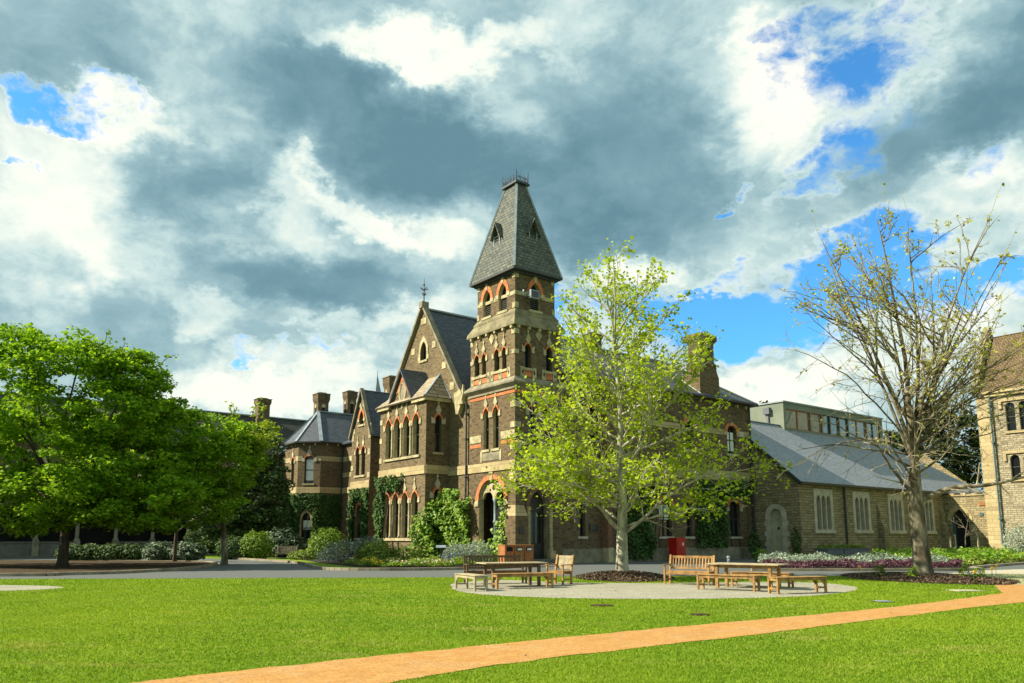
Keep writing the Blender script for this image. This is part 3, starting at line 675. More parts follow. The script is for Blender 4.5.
def college():
    B = Bld('brick_college_building', 'dark brown brick Victorian college building with square spired tower, gables and cream stone bands', 'building')
    # ---- tower shaft
    TL = Fr(0, 4.6, 0, -1); TR = Fr(0, 0, 1, 0)
    holes = []
    arch = [(2.31 - 1.29, 1.15), (2.31 + 1.29, 1.15)] + [(2.31 + x, z) for x, z in reversed(head(2.58, 3.8, 1.15, 'pt'))]
    holes.append(arch)
    for a in (1.72, 2.72): holes.append(window(B, TL, a, 6.8, 9.35, .56, .42, trim='gabled', tt=.17))
    wall(B, 'tower_wall', TL, rect(0, 4.6, 0, 10.2), holes, 'brown_brick', .35, 'cream_stone')
    door = [(1.03, .3), (2.48, .3)] + [(1.755 + x, z) for x, z in reversed(head(1.45, 3.3, 1.0, 'pt'))]
    hr = [door]
    for a in (1.3, 2.3): hr.append(window(B, TR, a, 6.8, 9.3, .56, .42, trim='gabled', tt=.17))
    wall(B, 'tower_wall', TR, rect(0, 3.6, 0, 10.2), hr, 'brown_brick', .45, 'grey_stone')
    wall(B, 'tower_wall', Fr(3.6, 0, 0, 1), rect(0, 4.6, 0, 14.1), [], 'brown_brick'); wall(B, 'tower_wall', Fr(3.6, 4.6, -1, 0), rect(0, 3.6, 0, 14.1), [], 'brown_brick')
    # porch arch: dark porch behind, tracery plate, shaft
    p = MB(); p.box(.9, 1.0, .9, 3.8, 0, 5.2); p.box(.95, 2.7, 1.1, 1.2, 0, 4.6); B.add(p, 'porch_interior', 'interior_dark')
    ap = arch[2:]
    c0 = 2.31; plt = [(c0 - 1.285, 3.82)] + [(c0 - 1.285 + .16, 3.82)] + [(c0 - .60 + x, z) for x, z in head(1.03, 3.82, .42, 'pt', 5)][0:] + [(c0 + .08, 3.82)] + [(c0 + .68 + x, z) for x, z in head(1.0, 3.82, .42, 'pt', 5)] + [(c0 + 1.285, 3.82)] + [q for q in ap[1:-1]]
    dd = []
    for q in plt:
        if not dd or math.hypot(q[0] - dd[-1][0], q[1] - dd[-1][1]) > .03: dd.append(q)
    plate(B, TL, dd, [circ(c0, 4.48, .17), circ(c0 - .36, 4.34, .09), circ(c0 + .36, 4.34, .09)], -.34, -.16, 'tracery', 'cream_stone')
    s = MB(); x, y, _ = TL.P(c0 + .04, 0, -.25)
    s.tube([(x, y, 1.15), (x, y, 1.3), (x, y, 2.35), (x, y, 2.40), (x, y, 2.5), (x, y, 2.55), (x, y, 3.6), (x, y, 3.84)], [.17, .10, .10, .14, .14, .10, .10, .18], 12); B.add(s, 'column_shaft', 'pipe_grey', smooth=True)
    a = MB(); e = Vector(TL.P(0, 0, .05)) - Vector(TL.P(0, 0, -.02)); hi = head(2.6, 3.8, 1.16, 'pt', 12); ho = head(3.32, 3.62, 1.66, 'pt', 12)
    for i in range(len(hi) - 1): a.prism([TL.P(c0 + q[0], q[1], -.02) for q in (hi[i], hi[i + 1], ho[i + 1], ho[i])], e, 0)
    k = len(hi) // 2; a.prism([TL.P(c0 + q[0], q[1], -.02) for q in ((-.12, 4.93), (.12, 4.93), (.19, 5.42), (-.19, 5.42))], e * 1.5, 1)
    for sg in (-1, 1): a.prism([TL.P(c0 + sg * q[0], q[1], -.02) for q in ((1.31, 3.4), (1.72, 3.4), (1.72, 3.66), (1.31, 3.78))], e * 1.4, 1)
    B.add(a, 'porch_arch', ['red_brick', 'cream_stone'])
    band(B, TL, .9, 3.75, .95, 1.15, 'cream_stone', .12, 'sill')
    # doorway dressings
    a = MB(); c1 = 1.755; hi = head(1.47, 3.3, 1.0, 'pt', 10); ho = head(2.0, 3.3, 1.36, 'pt', 10); e = Vector(TR.P(0, 0, .07)) - Vector(TR.P(0, 0, -.02))
    for i in range(len(hi) - 1): a.prism([TR.P(c1 + q[0], q[1], -.02) for q in (hi[i], hi[i + 1], ho[i + 1], ho[i])], e, 0)
    B.add(a, 'door_arch', 'dull_brick')
    for sx in (.93, 2.62):
        s = MB(); x, y, _ = TR.P(sx, 0, .06); s.box(x - .2, x + .2, y - .2, y + .12, 0, .75); s.tube([(x, y, .7), (x, y, .85), (x, y, 3.15), (x, y, 3.3)], [.17, .12, .12, .19], 12); B.add(s, 'door_column', 'ashlar')
    d = MB(); d.box(1.05, 2.46, .50, .56, .3, 4.2); do = B.add(d, 'door', 'frame_dark')
    d = MB(); d.box(1.2, 1.66, .485, .50, 1.2, 3.0); d.box(1.84, 2.3, .485, .50, 1.2, 3.0); B.add(d, 'pane', 'window_glass', do)
    s = MB(); s.box(.5, 3.0, -1.0, .44, 0, .15); s.box(.62, 2.88, -.65, .44, .15, .3); B.add(s, 'doorstep', 'steps_stone')
    # corner buttress
    b = MB(); b.box(-.28, .62, -.40, .55, 0, 2.75); b.frustum((-.28, .62, -.40, .55), 2.75, (-.12, .5, -.2, .5), 3.35, 1); b.box(-.12, .5, -.2, .5, 3.35, 4.75); b.frustum((-.12, .5, -.2, .5), 4.75, (.02, .45, .02, .5), 5.4, 1)
    B.add(b, 'buttress', ['brown_brick', 'ashlar'])
    b = MB(); b.box(.0, .3, -.44, -.40, 1.75, 2.15); B.add(b, 'notice_box', 'sign_black')
    # ---- string courses of tower
    for fr, L in ((TL, 4.6), (TR, 3.6)):
        band(B, fr, -.05, L, 5.45, 5.98, 'ashlar', .07); band(B, fr, 0, L, 9.95, 10.15, 'red_brick', .03)
        quoins(B, fr, [(L - .42 if fr is TL else 0, L if fr is TL else .42, z, z + .33) for z in (6.6, 7.9, 9.1)])
    band(B, TL, 2.75 + .5, 4.6, 7.3, 7.75, 'cream_stone', .03); band(B, TL, 3.25, 4.6, 7.0, 7.2, 'red_brick', .02); band(B, TL, 0, 1.2, 7.3, 7.75, 'cream_stone', .03); band(B, TL, 0, 1.2, 7.0, 7.2, 'red_brick', .02)
    band(B, TL, 1.25, 3.2, 6.12, 6.66, 'grey_stone', .03, 'window_panel'); quoins(B, TL, [(1.15, 1.35, 6.05, 6.72), (3.1, 3.3, 6.05, 6.72)], name='panel_frame')
    c = MB(); c.box(-.1, 3.7, -.1, 4.7, 10.18, 10.3); c.frustum((-.1, 3.7, -.1, 4.7), 10.3, (-.32, 3.92, -.32, 4.9), 10.52); c.box(-.32, 3.92, -.32, 4.9, 10.52, 10.62); c.frustum((-.32, 3.92, -.32, 4.9), 10.62, (-.01, 3.61, -.01, 4.61), 10.92); B.add(c, 'cornice', 'grey_stone')
    # ---- second stage
    h1 = []; h2 = []
    for a0, w in ((.70, .52), (1.46, .42), (2.80, .52), (3.56, .42)): h1.append(window(B, TL, a0, 11.48, 12.85, w, .32, tt=.13, depth=.3, bars=False))
    for a0 in (.97, 2.62): h2.append(window(B, TR, a0, 11.5, 13.0, .5, .34, tt=.16, depth=.3, bars=False))
    wall(B, 'tower_wall', TL, rect(0, 4.6, 10.6, 14.1), h1, 'brick_sunlit', .3); wall(B, 'tower_wall', TR, rect(0, 3.6, 10.6, 14.1), h2, 'brown_brick', .3)
    for fr, xs, rs in ((TL, (.22, 1.08, 1.95, 2.35, 3.18, 4.05), ((.42, .88), (1.28, 1.75), (2.55, 2.98), (3.38, 3.85))), (TR, (.55, 1.45, 2.2, 3.05), ((.75, 1.25), (2.4, 2.85)))):
        mb = MB()
        for x in xs: mb.prism([fr.P(q[0], q[1], -.01) for q in rect(x - .15, x + .15, 10.93, 11.55)], Vector(fr.P(0, 0, .05)) - Vector(fr.P(0, 0, 0)), 0)
        for x in xs: mb.prism([fr.P(*q, .03) for q in ((x, 11.1), (x + .06, 11.24), (x, 11.38), (x - .06, 11.24))], Vector(fr.P(0, 0, .02)) - Vector(fr.P(0, 0, 0)), 2)
        for r in rs: mb.prism([fr.P(q[0], q[1], -.01) for q in rect(r[0], r[1], 10.98, 11.36)], Vector(fr.P(0, 0, .03)) - Vector(fr.P(0, 0, 0)), 1)
        B.add(mb, 'frieze_panel', ['cream_stone', 'red_brick', 'interior_dark'])
        L = 4.6 if fr is TL else 3.6; x = L / 2
        mb = MB(); mb.prism([fr.P(*q, -.01) for q in ((x, 13.25), (x + .26, 13.62), (x, 13.99), (x - .26, 13.62))], Vector(fr.P(0, 0, .06)) - Vector(fr.P(0, 0, 0))); B.add(mb, 'lozenge', 'cream_stone')
        quoins(B, fr, [(0, .28, 12.3, 12.55), (L - .28, L, 12.3, 12.55), (0, .3, 13.5, 13.8), (L - .3, L, 13.5, 13.8)])
    c = MB(); c.box(-.2, 3.8, -.2, 4.8, 14.02, 14.16); c.frustum((-.2, 3.8, -.2, 4.8), 14.16, (-.16, 3.76, -.16, 4.76), 14.3); c.frustum((-.16, 3.76, -.16, 4.76), 14.3, (.10, 3.5, .13, 4.42), 14.78); c.box(.08, 3.52, .11, 4.44, 14.78, 14.9); c.frustum((.1, 3.5, .13, 4.42), 14.9, (.24, 3.36, .28, 4.27), 15.15); o = B.add(c, 'weathering', 'weathered_stone')
    k = MB()
    for i in range(6): v = .2 + i * .84; k.box(-.17, 0, v - .08, v + .08, 13.85, 14.03)
    for i in range(5): u = .2 + i * .8; k.box(u - .08, u + .08, -.17, 0, 13.85, 14.03)
    B.add(k, 'corbel', 'cream_stone', o)
    # ---- belfry
    BL = Fr(.25, 4.25, 0, -1); BRr = Fr(.25, .3, 1, 0)
    h1 = [window(B, BL, a0, 15.25, 16.98, .80, .62, trim='arch', tt=.24, depth=.3, bars=False, sill=True) for a0 in (1.05, 2.72)]
    h2 = [window(B, BRr, 1.55, 15.25, 16.98, .78, .62, trim='arch', tt=.24, depth=.3, bars=False)]
    wall(B, 'belfry_wall', BL, rect(0, 3.95, 14.7, 17.55), h1, 'brown_brick', .3, 'cream_stone'); wall(B, 'belfry_wall', BRr, rect(0, 3.1, 14.7, 17.55), h2, 'brown_brick', .3, 'cream_stone')
    wall(B, 'belfry_wall', Fr(3.35, .3, 0, 1), rect(0, 3.95, 14.7, 17.55), [], 'brown_brick'); wall(B, 'belfry_wall', Fr(3.35, 4.25, -1, 0), rect(0, 3.1, 14.7, 17.55), [], 'brown_brick')
    for fr, gaps in ((BL, ((0, .62), (1.48, 2.29), (3.15, 3.95))), (BRr, ((0, 1.1), (2.0, 3.1)))):
        for g in gaps: band(B, fr, g[0], g[1], 16.02, 16.26, 'cream_stone', .03)
        L = gaps[-1][1]; quoins(B, fr, [(0, .26, 17.1, 17.4), (L - .26, L, 17.1, 17.4), (0, .24, 15.2, 15.55), (L - .24, L, 15.2, 15.55)])
    for fr, cs in ((BL, (1.05, 2.72)), (BRr, (1.55,))):      # cream transom blocks and louvres
        for a0 in cs:
            mb = MB(); mb.prism([fr.P(q[0], q[1], -.2) for q in rect(a0 - .4, a0 + .4, 16.1, 16.3)], Vector(fr.P(0, 0, .1)) - Vector(fr.P(0, 0, 0)), 0)
            for i in range(6): mb.prism([fr.P(q[0], q[1], -.22) for q in rect(a0 - .36, a0 + .36, 15.32 + i * .12, 15.37 + i * .12)], Vector(fr.P(0, 0, .06)) - Vector(fr.P(0, 0, 0)), 1)
            B.add(mb, 'louvre', ['cream_stone', 'frame_dark'])
    # ---- spire
    ZT = 23.95; E0 = (-.1, 3.7, -.05, 4.62); T0 = (1.42, 2.18, 1.66, 2.9)
    g = MB(); g.box(E0[0] - .03, E0[1] + .03, E0[2] - .03, E0[3] + .03, 17.5, 17.62); g.box(.1, 3.5, .15, 4.42, 17.36, 17.5); B.add(g, 'eaves', 'dark_gutter')
    g = MB(); g.frustum(E0, 17.622, T0, ZT); sp = B.add(g, 'spire_roof', 'spire_slate')
    h = MB()
    for i, j in ((0, 2), (1, 2), (0, 3), (1, 3)): h.bar((E0[i], E0[j], 17.63), (T0[i], T0[j], ZT), .16, .10)
    B.add(h, 'hip_roll', 'lead', sp)
    g = MB(); g.box(T0[0] - .18, T0[1] + .18, T0[2] - .18, T0[3] + .18, ZT, ZT + .12); g.box(T0[0] - .05, T0[1] + .05, T0[2] - .05, T0[3] + .05, ZT - .12, ZT); B.add(g, 'spire_cap', 'iron', sp)
    g = MB(); u0, u1, v0, v1 = T0[0] - .1, T0[1] + .1, T0[2] - .1, T0[3] + .1; zt = ZT + .12
    pts = []
    for (a, b) in (((u0, v0), (u1, v0)), ((u1, v0), (u1, v1)), ((u1, v1), (u0, v1)), ((u0, v1), (u0, v0))):
        n = 3 if abs(a[0] - b[0]) > .1 and abs(a[1] - b[1]) < .01 else 5
        for i in range(n):
            t = i / n; x = a[0] + (b[0] - a[0]) * t; y = a[1] + (b[1] - a[1]) * t; hh = .85 if i == 0 else .58
            g.tube([(x, y, zt), (x, y, zt + hh - .12), (x, y, zt + hh)], [.022, .018, .004], 5)
            t2 = (i + 1) / n; x2 = a[0] + (b[0] - a[0]) * t2; y2 = a[1] + (b[1] - a[1]) * t2
            for zz in (.06, .34): g.bar((x, y, zt + zz), (x2, y2, zt + zz), .022, .022)
            mx, my = (x + x2) / 2, (y + y2) / 2; d = Vector((x2 - x, y2 - y, 0)); L = d.length * .36; d.normalize()
            ring = [(mx + d.x * L * math.cos(q), my + d.y * L * math.cos(q), zt + .2 + L * .9 * math.sin(q)) for q in np.linspace(0, 2 * math.pi, 9)]
            g.tube(ring, [.014] * 9, 4)
            g.bar((x, y, zt + hh - .22), (x2, y2, zt + .34), .014, .014)
    B.add(g, 'cresting', 'iron', sp)
    def lucarne(face):
        g = MB(); l = MB(); fr = Fr(.52, 3.1 - .26 * 0, 0, -1) if face == 'L' else Fr(1.35, .58, 1, 0); c = .55 if face == 'L' else .55
        if face == 'L': fr = Fr(.42, 3.0, 0, -1)
        w = .26; z0, z1, z2 = 19.35, 20.45, 21.2
        for sg in (-1, 1):
            g.prism([fr.P(c + sg * w, z0, 0), fr.P(c + sg * (w + .07), z0, 0), fr.P(c + sg * (w + .07), z1, 0), fr.P(c + sg * w, z1, 0)], Vector(fr.P(0, 0, -1.0)) - Vector(fr.P(0, 0, 0)), 0)
            g.prism([fr.P(c + sg * (w + .20), z1 - .25, .16), fr.P(c, z2, .16), fr.P(c, z2 + .1, .16), fr.P(c + sg * (w + .28), z1 - .25, .16)], Vector(fr.P(0, 0, -1.15)) - Vector(fr.P(0, 0, 0)), 1)
        l.prism([fr.P(c - w, z0, -.12), fr.P(c + w, z0, -.12), fr.P(c + w, z1, -.12), fr.P(c, z2, -.12), fr.P(c - w, z1, -.12)], Vector(fr.P(0, 0, -.05)) - Vector(fr.P(0, 0, 0)))
        for i in range(5): l.prism([fr.P(c - w, z0 + .1 + i * .22, -.02), fr.P(c + w, z0 + .1 + i * .22, -.02), fr.P(c + w, z0 + .14 + i * .22, -.02), fr.P(c - w, z0 + .14 + i * .22, -.02)], Vector(fr.P(0, 0, -.1)) - Vector(fr.P(0, 0, 0)))
        o = B.add(g, 'lucarne', ['lead', 'spire_slate']); B.add(l, 'louvre', 'frame_dark', o)
    lucarne('L'); lucarne('R')

    # ---- great gable and its bay
    GL = Fr(0, 15.4, 0, -1)
    gw = window(B, GL, 4.95, 13.75, 15.1, .82, .75, trim='stone', tt=.22, depth=.3, bars=False)
    wall(B, 'gable_wall', GL, [(0, 0), (10.8, 0), (10.8, 10.2), (9.9, 10.6), (4.9, 17.55), (0, 10.5)], [gw], 'brick_sunlit')
    wall(B, 'gable_wall', Fr(3.3, 15.4, -1, 0), rect(0, 3.3, 0, 10.4), [], 'brown_brick')
    cp = MB(); cp.bar((-.02, 5.35, 10.5), (-.02, 10.5, 17.75), .42, .16); cp.bar((-.02, 10.5, 17.75), (-.02, 15.75, 10.45), .42, .16)
    cp.box(-.3, .25, 10.28, 10.72, 17.5, 17.95); B.add(cp, 'gable_coping', 'grey_stone')
    quoins(B, GL, [(4.55, 5.25, 16.35, 16.8), (3.3, 3.75, 14.4, 14.85), (6.1, 6.55, 14.4, 14.85), (2.1, 2.6, 12.7, 13.15), (7.4, 7.9, 12.7, 13.15), (1.0, 1.6, 11.2, 11.6), (8.4, 8.9, 11.1, 11.6)])
    kn = MB(); kn.prism([(-.30, 6.1, 10.7), (-.30, 5.85, 9.35), (-.30, 5.6, 9.3), (-.30, 5.35, 9.8), (-.30, 5.1, 10.4), (-.30, 5.4, 10.9)], (.34, 0, 0)); kn.box(-.36, -.03, 5.0, 5.5, 9.9, 10.1); kn.frustum((-.26, -.02, 5.1, 5.35), 10.45, (-.18, -.1, 5.2, 5.26), 11.2); B.add(kn, 'kneeler', 'cream_stone')
    f = MB(); f.tube([(-.03, 10.5, 17.9), (-.03, 10.5, 18.9), (-.03, 10.5, 19.75)], [.05, .04, .01], 6)
    for z, r in ((18.55, .16), (18.95, .30)):
        for dx, dy in ((0, 1), (0, -1), (1, 0), (-1, 0)): f.tube([(-.03, 10.5, z - .12), (-.03 + dx * r, 10.5 + dy * r, z), (-.03 + dx * r * .7, 10.5 + dy * r * .7, z + .16)], [.035, .03, .008], 5)
    f.tube([(-.03, 10.5, 19.15), (-.03, 10.5, 19.22), (-.03, 10.5, 19.29)], [.02, .09, .02], 8); B.add(f, 'finial', 'iron')
    r = MB(); roof_slab(r, [(.1, 10.5, 17.45), (16, 10.5, 17.45), (16, 5.0, 9.9), (.1, 5.0, 9.9)], .15); roof_slab(r, [(.1, 10.5, 17.45), (16, 10.5, 17.45), (16, 16.0, 9.9), (.1, 16.0, 9.9)], .15); ro = B.add(r, 'main_roof', 'blue_slate')
    r = MB(); r.bar((.2, 10.5, 17.5), (16, 10.5, 17.5), .22, .12); B.add(r, 'ridge_flashing', 'lead', ro)
    wall(B, 'rear_wall', Fr(16, 4.8, 0, 1), [(0, 0), (11, 0), (11, 10), (5.7, 17.3), (0, 10)], [], 'brown_brick')
    g = MB(); g.box(.1, .55, 4.65, 5.25, 9.85, 10.0); B.add(g, 'gutter', 'lead')
    g = MB(); g.tube([(-.14, 4.85, 0), (-.14, 4.85, 9.9)], [.06, .06], 8); [g.box(-.22, -.02, 4.77, 4.93, z, z + .08) for z in (2.3, 5.2, 7.6, 9.2)]; B.add(g, 'downpipe', 'dark_gutter')
    band(B, GL, 8.3, 10.75, 5.45, 6.0, 'ashlar', .07)
    # bay
    BF = Fr(-1.77, 13.2, 0, -1); BS = Fr(-1.77, 7.02, 1, 0); BN = Fr(0, 13.2, -1, 0)
    cs = (1.22, 2.42, 3.68, 4.94); up_, lo_ = [], []
    for c in cs: up_.append(window(B, BF, c, 6.82, 9.55, .80, .55, tt=.20, sill=False, depth=.32)); lo_.append(window(B, BF, c, 1.5, 4.45, .80, .5, tt=.20, sill=False, depth=.32, curtain=False))
    dl = [(3.05, 10.75), (3.4, 11.3), (3.05, 11.95), (2.7, 11.3)]
    wall(B, 'bay_wall', BF, [(0, 0), (6.18, 0), (6.18, 10.45), (4.55, 10.45), (3.05, 12.55), (1.55, 10.45), (0, 10.45)], up_ + lo_, 'brick_sunlit', .32, 'cream_stone')
    su = window(B, BS, .90, 6.95, 9.4, .5, .4, tt=.22, curtain=False, trim_m=('red_brick', 'pale_stone')); sl_ = window(B, BS, .90, 1.6, 4.6, .55, .4, tt=.22, trim_m=('red_brick', 'pale_stone'))
    wall(B, 'bay_wall', BS, rect(0, 1.77, 0, 10.45), [su, sl_], 'brown_brick', .3)
    wall(B, 'bay_wall', BN, rect(0, 1.77, 0, 10.45), [], 'brown_brick')
    for z, t in ((6.66, 6.82), (1.32, 1.5)): band(B, BF, .7, 5.5, z, t, 'cream_stone', .10, 'sill')
    mb = MB()
    for c0_, c1_ in zip(cs[:-1], cs[1:]):
        for z0, z1 in ((6.84, 9.0), (1.52, 3.95)):
            x, y, _ = BF.P((c0_ + c1_) / 2, 0, .02); mb.tube([(x, y, z0), (x, y, z0 + .16), (x, y, z1 - .2), (x, y, z1)], [.14, .09, .09, .15], 10)
    B.add(mb, 'mullion_column', 'cream_stone', smooth=True)
    for fr, L in ((BF, 6.18), (BS, 1.77)): band(B, fr, 0, L, 5.55, 6.1, 'ashlar', .08)
    quoins(B, BF, [(0, .35, z, z + .35) for z in (6.6, 8.0, 9.3)])
    # cream vesica with dark glass under the gablet
    mb = MB(); e = Vector(BF.P(0, 0, .05)) - Vector(BF.P(0, 0, -.02)); cz, cx = 11.25, 3.05; n = 16
    def ves(w, h): return [(cx + w * math.sin(2 * math.pi * i / n) * (1 - .12 * abs(math.cos(2 * math.pi * i / n))), cz + h * math.cos(2 * math.pi * i / n)) for i in range(n)]
    o1, i1 = ves(.52, .82), ves(.34, .58)
    for i in range(n): j = (i + 1) % n; mb.prism([BF.P(*q, -.02) for q in (o1[i], o1[j], i1[j], i1[i])], e, 0)
    mb.prism([BF.P(*q, -.02) for q in i1], e * .4, 2)
    mb.prism([BF.P(*q, -.02) for q in ((cx, 11.95), (cx + .7, 11.2), (cx + .85, 11.2), (cx, 12.4))], e, 1); mb.prism([BF.P(*q, -.02) for q in ((cx, 11.95), (cx - .7, 11.2), (cx - .85, 11.2), (cx, 12.4))], e, 1)
    mb.prism([BF.P(*q, -.02) for q in ((cx, 10.05), (cx + .2, 10.4), (cx - .2, 10.4))], e, 0); B.add(mb, 'gablet_ornament', ['cream_stone', 'red_brick', 'grey_stone'])
    ev = MB(); ev.box(-1.98, -1.72, 6.85, 8.62, 10.25, 10.5); ev.box(-1.98, -1.72, 11.72, 13.4, 10.25, 10.5); ev.box(-1.98, -.02, 6.84, 7.06, 10.25, 10.5); ev.box(-1.98, -.02, 13.16, 13.38, 10.25, 10.5); B.add(ev, 'eaves_course', 'cream_stone')
    r = MB(); A, Bq = (-.05, 8.25, 12.3), (-.05, 12.1, 12.3); e0 = -2.08
    roof_slab(r, [A, Bq, (e0, 13.5, 10.5), (e0, 6.78, 10.5)], .1); roof_slab(r, [A, (e0, 6.78, 10.5), (-.02, 6.78, 10.5)], .1); roof_slab(r, [Bq, (-.02, 13.5, 10.5), (e0, 13.5, 10.5)], .1)
    br = B.add(r, 'bay_roof', 'stone_tile')
    r = MB(); r.bar((e0, 6.78, 10.53), (-.05, 8.25, 12.36), .12, .07); r.bar((-.02, 6.76, 10.53), (-.04, 8.25, 12.36), .10, .07); B.add(r, 'hip_flashing', 'lead', br)
    r = MB(); roof_slab(r, [(-2.0, 10.15, 12.85), (-.02, 10.15, 12.85), (-.02, 8.5, 10.5), (-2.0, 8.5, 10.5)], .1); roof_slab(r, [(-2.0, 10.15, 12.85), (-.02, 10.15, 12.85), (-.02, 11.8, 10.5), (-2.0, 11.8, 10.5)], .1); B.add(r, 'gablet_roof', 'blue_slate')

    # ---- recessed body, small gabled block, pavilion
    RB = Fr(3.3, 30, 0, -1); hw = [window(B, RB, 3.9, 6.2, 8.9, .85, .5, tt=.2)]
    wall(B, 'body_wall', RB, rect(0, 14.6, 0, 10.05), hw, 'brown_brick')
    band(B, RB, .1, 3.2, 8.3, 8.75, 'cream_stone', .03); band(B, RB, .1, 3.2, 6.9, 7.3, 'ashlar', .03); band(B, RB, 0, 14.6, 5.45, 5.95, 'ashlar', .07)
    r = MB(); roof_slab(r, [(2.95, 30, 9.95), (2.95, 15.4, 9.95), (8, 15.4, 12.4), (8, 30, 12.4)], .14); roof_slab(r, [(13, 30, 9.95), (13, 15.4, 9.95), (8, 15.4, 12.4), (8, 30, 12.4)], .14); B.add(r, 'body_roof', 'blue_slate')
    SG = Fr(.8, 22.97, 0, -1)
    hs = [window(B, SG, c, 6.45, 8.75, .62, .4, tt=.16, sill=False) for c in (1.12, 2.12)] + [window(B, SG, 1.62, 10.55, 11.65, .72, .6, trim='arch', tt=.18, depth=.25, bars=False), window(B, SG, 1.62, 1.5, 4.15, 1.0, .7, trim='arch', tt=.2, lights=2)]
    wall(B, 'small_gable_wall', SG, [(0, 0), (3.31, 0), (3.31, 9.9), (1.66, 13.3), (0, 9.9)], hs, 'brick_sunlit')
    wall(B, 'small_gable_wall', Fr(.8, 19.66, 1, 0), rect(0, 2.5, 0, 10), [], 'brown_brick'); wall(B, 'small_gable_wall', Fr(3.3, 22.97, -1, 0), rect(0, 2.5, 0, 10), [], 'brown_brick')
    band(B, SG, .7, 2.55, 6.3, 6.45, 'cream_stone', .09, 'sill'); band(B, SG, 0, 3.31, 5.4, 5.98, 'ashlar', .07)
    quoins(B, SG, [(0, .35, 9.3, 9.9), (-.02, .5, 9.9, 10.3), (2.95, 3.31, 9.3, 9.9), (2.85, 3.33, 9.9, 10.5), (1.0, 2.3, 10.4, 10.56), (1.1, 1.5, 12.0, 12.3), (1.8, 2.2, 12.0, 12.3), (2.9, 3.31, 8.0, 8.5), (2.9, 3.31, 6.2, 6.6), (0, .4, 6.9, 7.3)])
    r = MB(); roof_slab(r, [(.7, 21.315, 13.42), (7.5, 21.315, 13.42), (7.5, 23.3, 9.45), (.7, 23.3, 9.45)], .12); roof_slab(r, [(.7, 21.315, 13.42), (7.5, 21.315, 13.42), (7.5, 19.33, 9.45), (.7, 19.33, 9.45)], .12); B.add(r, 'small_gable_roof', 'blue_slate')
    r = MB(); r.bar((.72, 19.42, 9.55), (.72, 21.315, 13.5), .3, .12); r.bar((.72, 21.315, 13.5), (.72, 23.2, 9.55), .3, .12); B.add(r, 'gable_coping', 'grey_stone')
    oc = [(1.2, 35.9), (-.3, 34.4), (-.3, 31.5), (1.2, 30.0), (3.3, 30.0)]
    for i in range(4):
        p, q = oc[i], oc[i + 1]; L = math.hypot(q[0] - p[0], q[1] - p[1]); fr = Fr(p[0], p[1], q[0] - p[0], q[1] - p[1]); hs = []
        if i == 1: hs.append(window(B, fr, 1.75, 6.25, 8.7, .62, .35, tt=.18))
        if i == 2: hs.append(window(B, fr, 1.06, 6.3, 8.75, .85, .3, tt=.20, curtain='all', trim_m=('red_brick', 'pale_stone'))); hs.append(window(B, fr, .98, 1.0, 3.75, .85, .7, trim='stone', tt=.16, curtain='top'))
        wall(B, 'pavilion_wall', fr, rect(0, L, 0, 10.05), hs, 'brick_sunlit' if i == 1 else 'brown_brick')
        for g in ({1: ((0, 1.2), (2.3, 2.9)), 2: ((0, .4), (1.72, 2.12))}.get(i, ((0, L),))): band(B, fr, g[0], g[1], 8.32, 8.75, 'cream_stone' if i < 3 else 'ashlar', .03)
        band(B, fr, -.03, L + .03, 5.45, 5.98, 'ashlar', .07)
        k = MB()
        for j in range(max(2, int(L / .75))): a0 = (j + .5) * L / max(2, int(L / .75)); k.prism([fr.P(x, z, 0) for x, z in rect(a0 - .07, a0 + .07, 9.72, 9.92)], Vector(fr.P(0, 0, .16)) - Vector(fr.P(0, 0, 0)))
        B.add(k, 'corbel', 'cream_stone')
    oe = [(1.05, 36.25), (-.65, 34.55), (-.65, 31.35), (1.05, 29.65), (3.0, 29.65)]; apx = (2.05, 32.95, 13.2)
    r = MB()
    for i in range(3): roof_slab(r, [apx, (*oe[i], 10.0), (*oe[i + 1], 10.0)], .12)
    roof_slab(r, [apx, (1.05, 29.65, 10.0), (16, 29.65, 10.0), (16, 32.95, 13.2)], .12); roof_slab(r, [apx, (16, 32.95, 13.2), (16, 36.25, 10.0), (1.05, 36.25, 10.0)], .12)
    po = B.add(r, 'pavilion_roof', 'blue_slate')
    r = MB()
    for i in (1, 2, 3): r.bar((*oe[i], 10.05), (apx[0], apx[1], 13.27), .2 if i < 3 else .3, .08)
    r.bar((apx[0], apx[1], 13.27), (16, 32.95, 13.27), .22, .1); B.add(r, 'hip_roll', 'lead', po)
    r = MB()
    for i in range(4): r.bar((*oe[i], 9.98), (*oe[i + 1], 9.98), .12, .12)
    B.add(r, 'gutter', 'dark_gutter', po)
    g = MB(); g.tube([(3.2, 29.85, 0), (3.2, 29.85, 10)], [.06, .06], 8); B.add(g, 'downpipe', 'dark_gutter')
    # small lean-to beyond the pavilion
    LT = Fr(-.2, 39.2, 0, -1); hl = [window(B, LT, 1.7, 6.3, 8.4, .8, 0, kind='flat', trim=None)]
    wall(B, 'lean_to_wall', LT, rect(0, 4.7, 0, 9.4), hl, 'brown_brick'); r = MB(); roof_slab(r, [(-.6, 39.3, 9.35), (-.6, 35.0, 9.35), (2.5, 35.0, 10.9), (2.5, 39.3, 10.9)], .12); B.add(r, 'lean_to_roof', 'blue_slate')
    chimney(B, 2.95, 34.4, 10.6, 15.2, 1.25, 1.25); chimney(B, 5.6, 33.7, 11.5, 15.6, 1.1, 1.1); chimney(B, 7.2, 28.2, 11.0, 16.35, 1.3, 1.3)
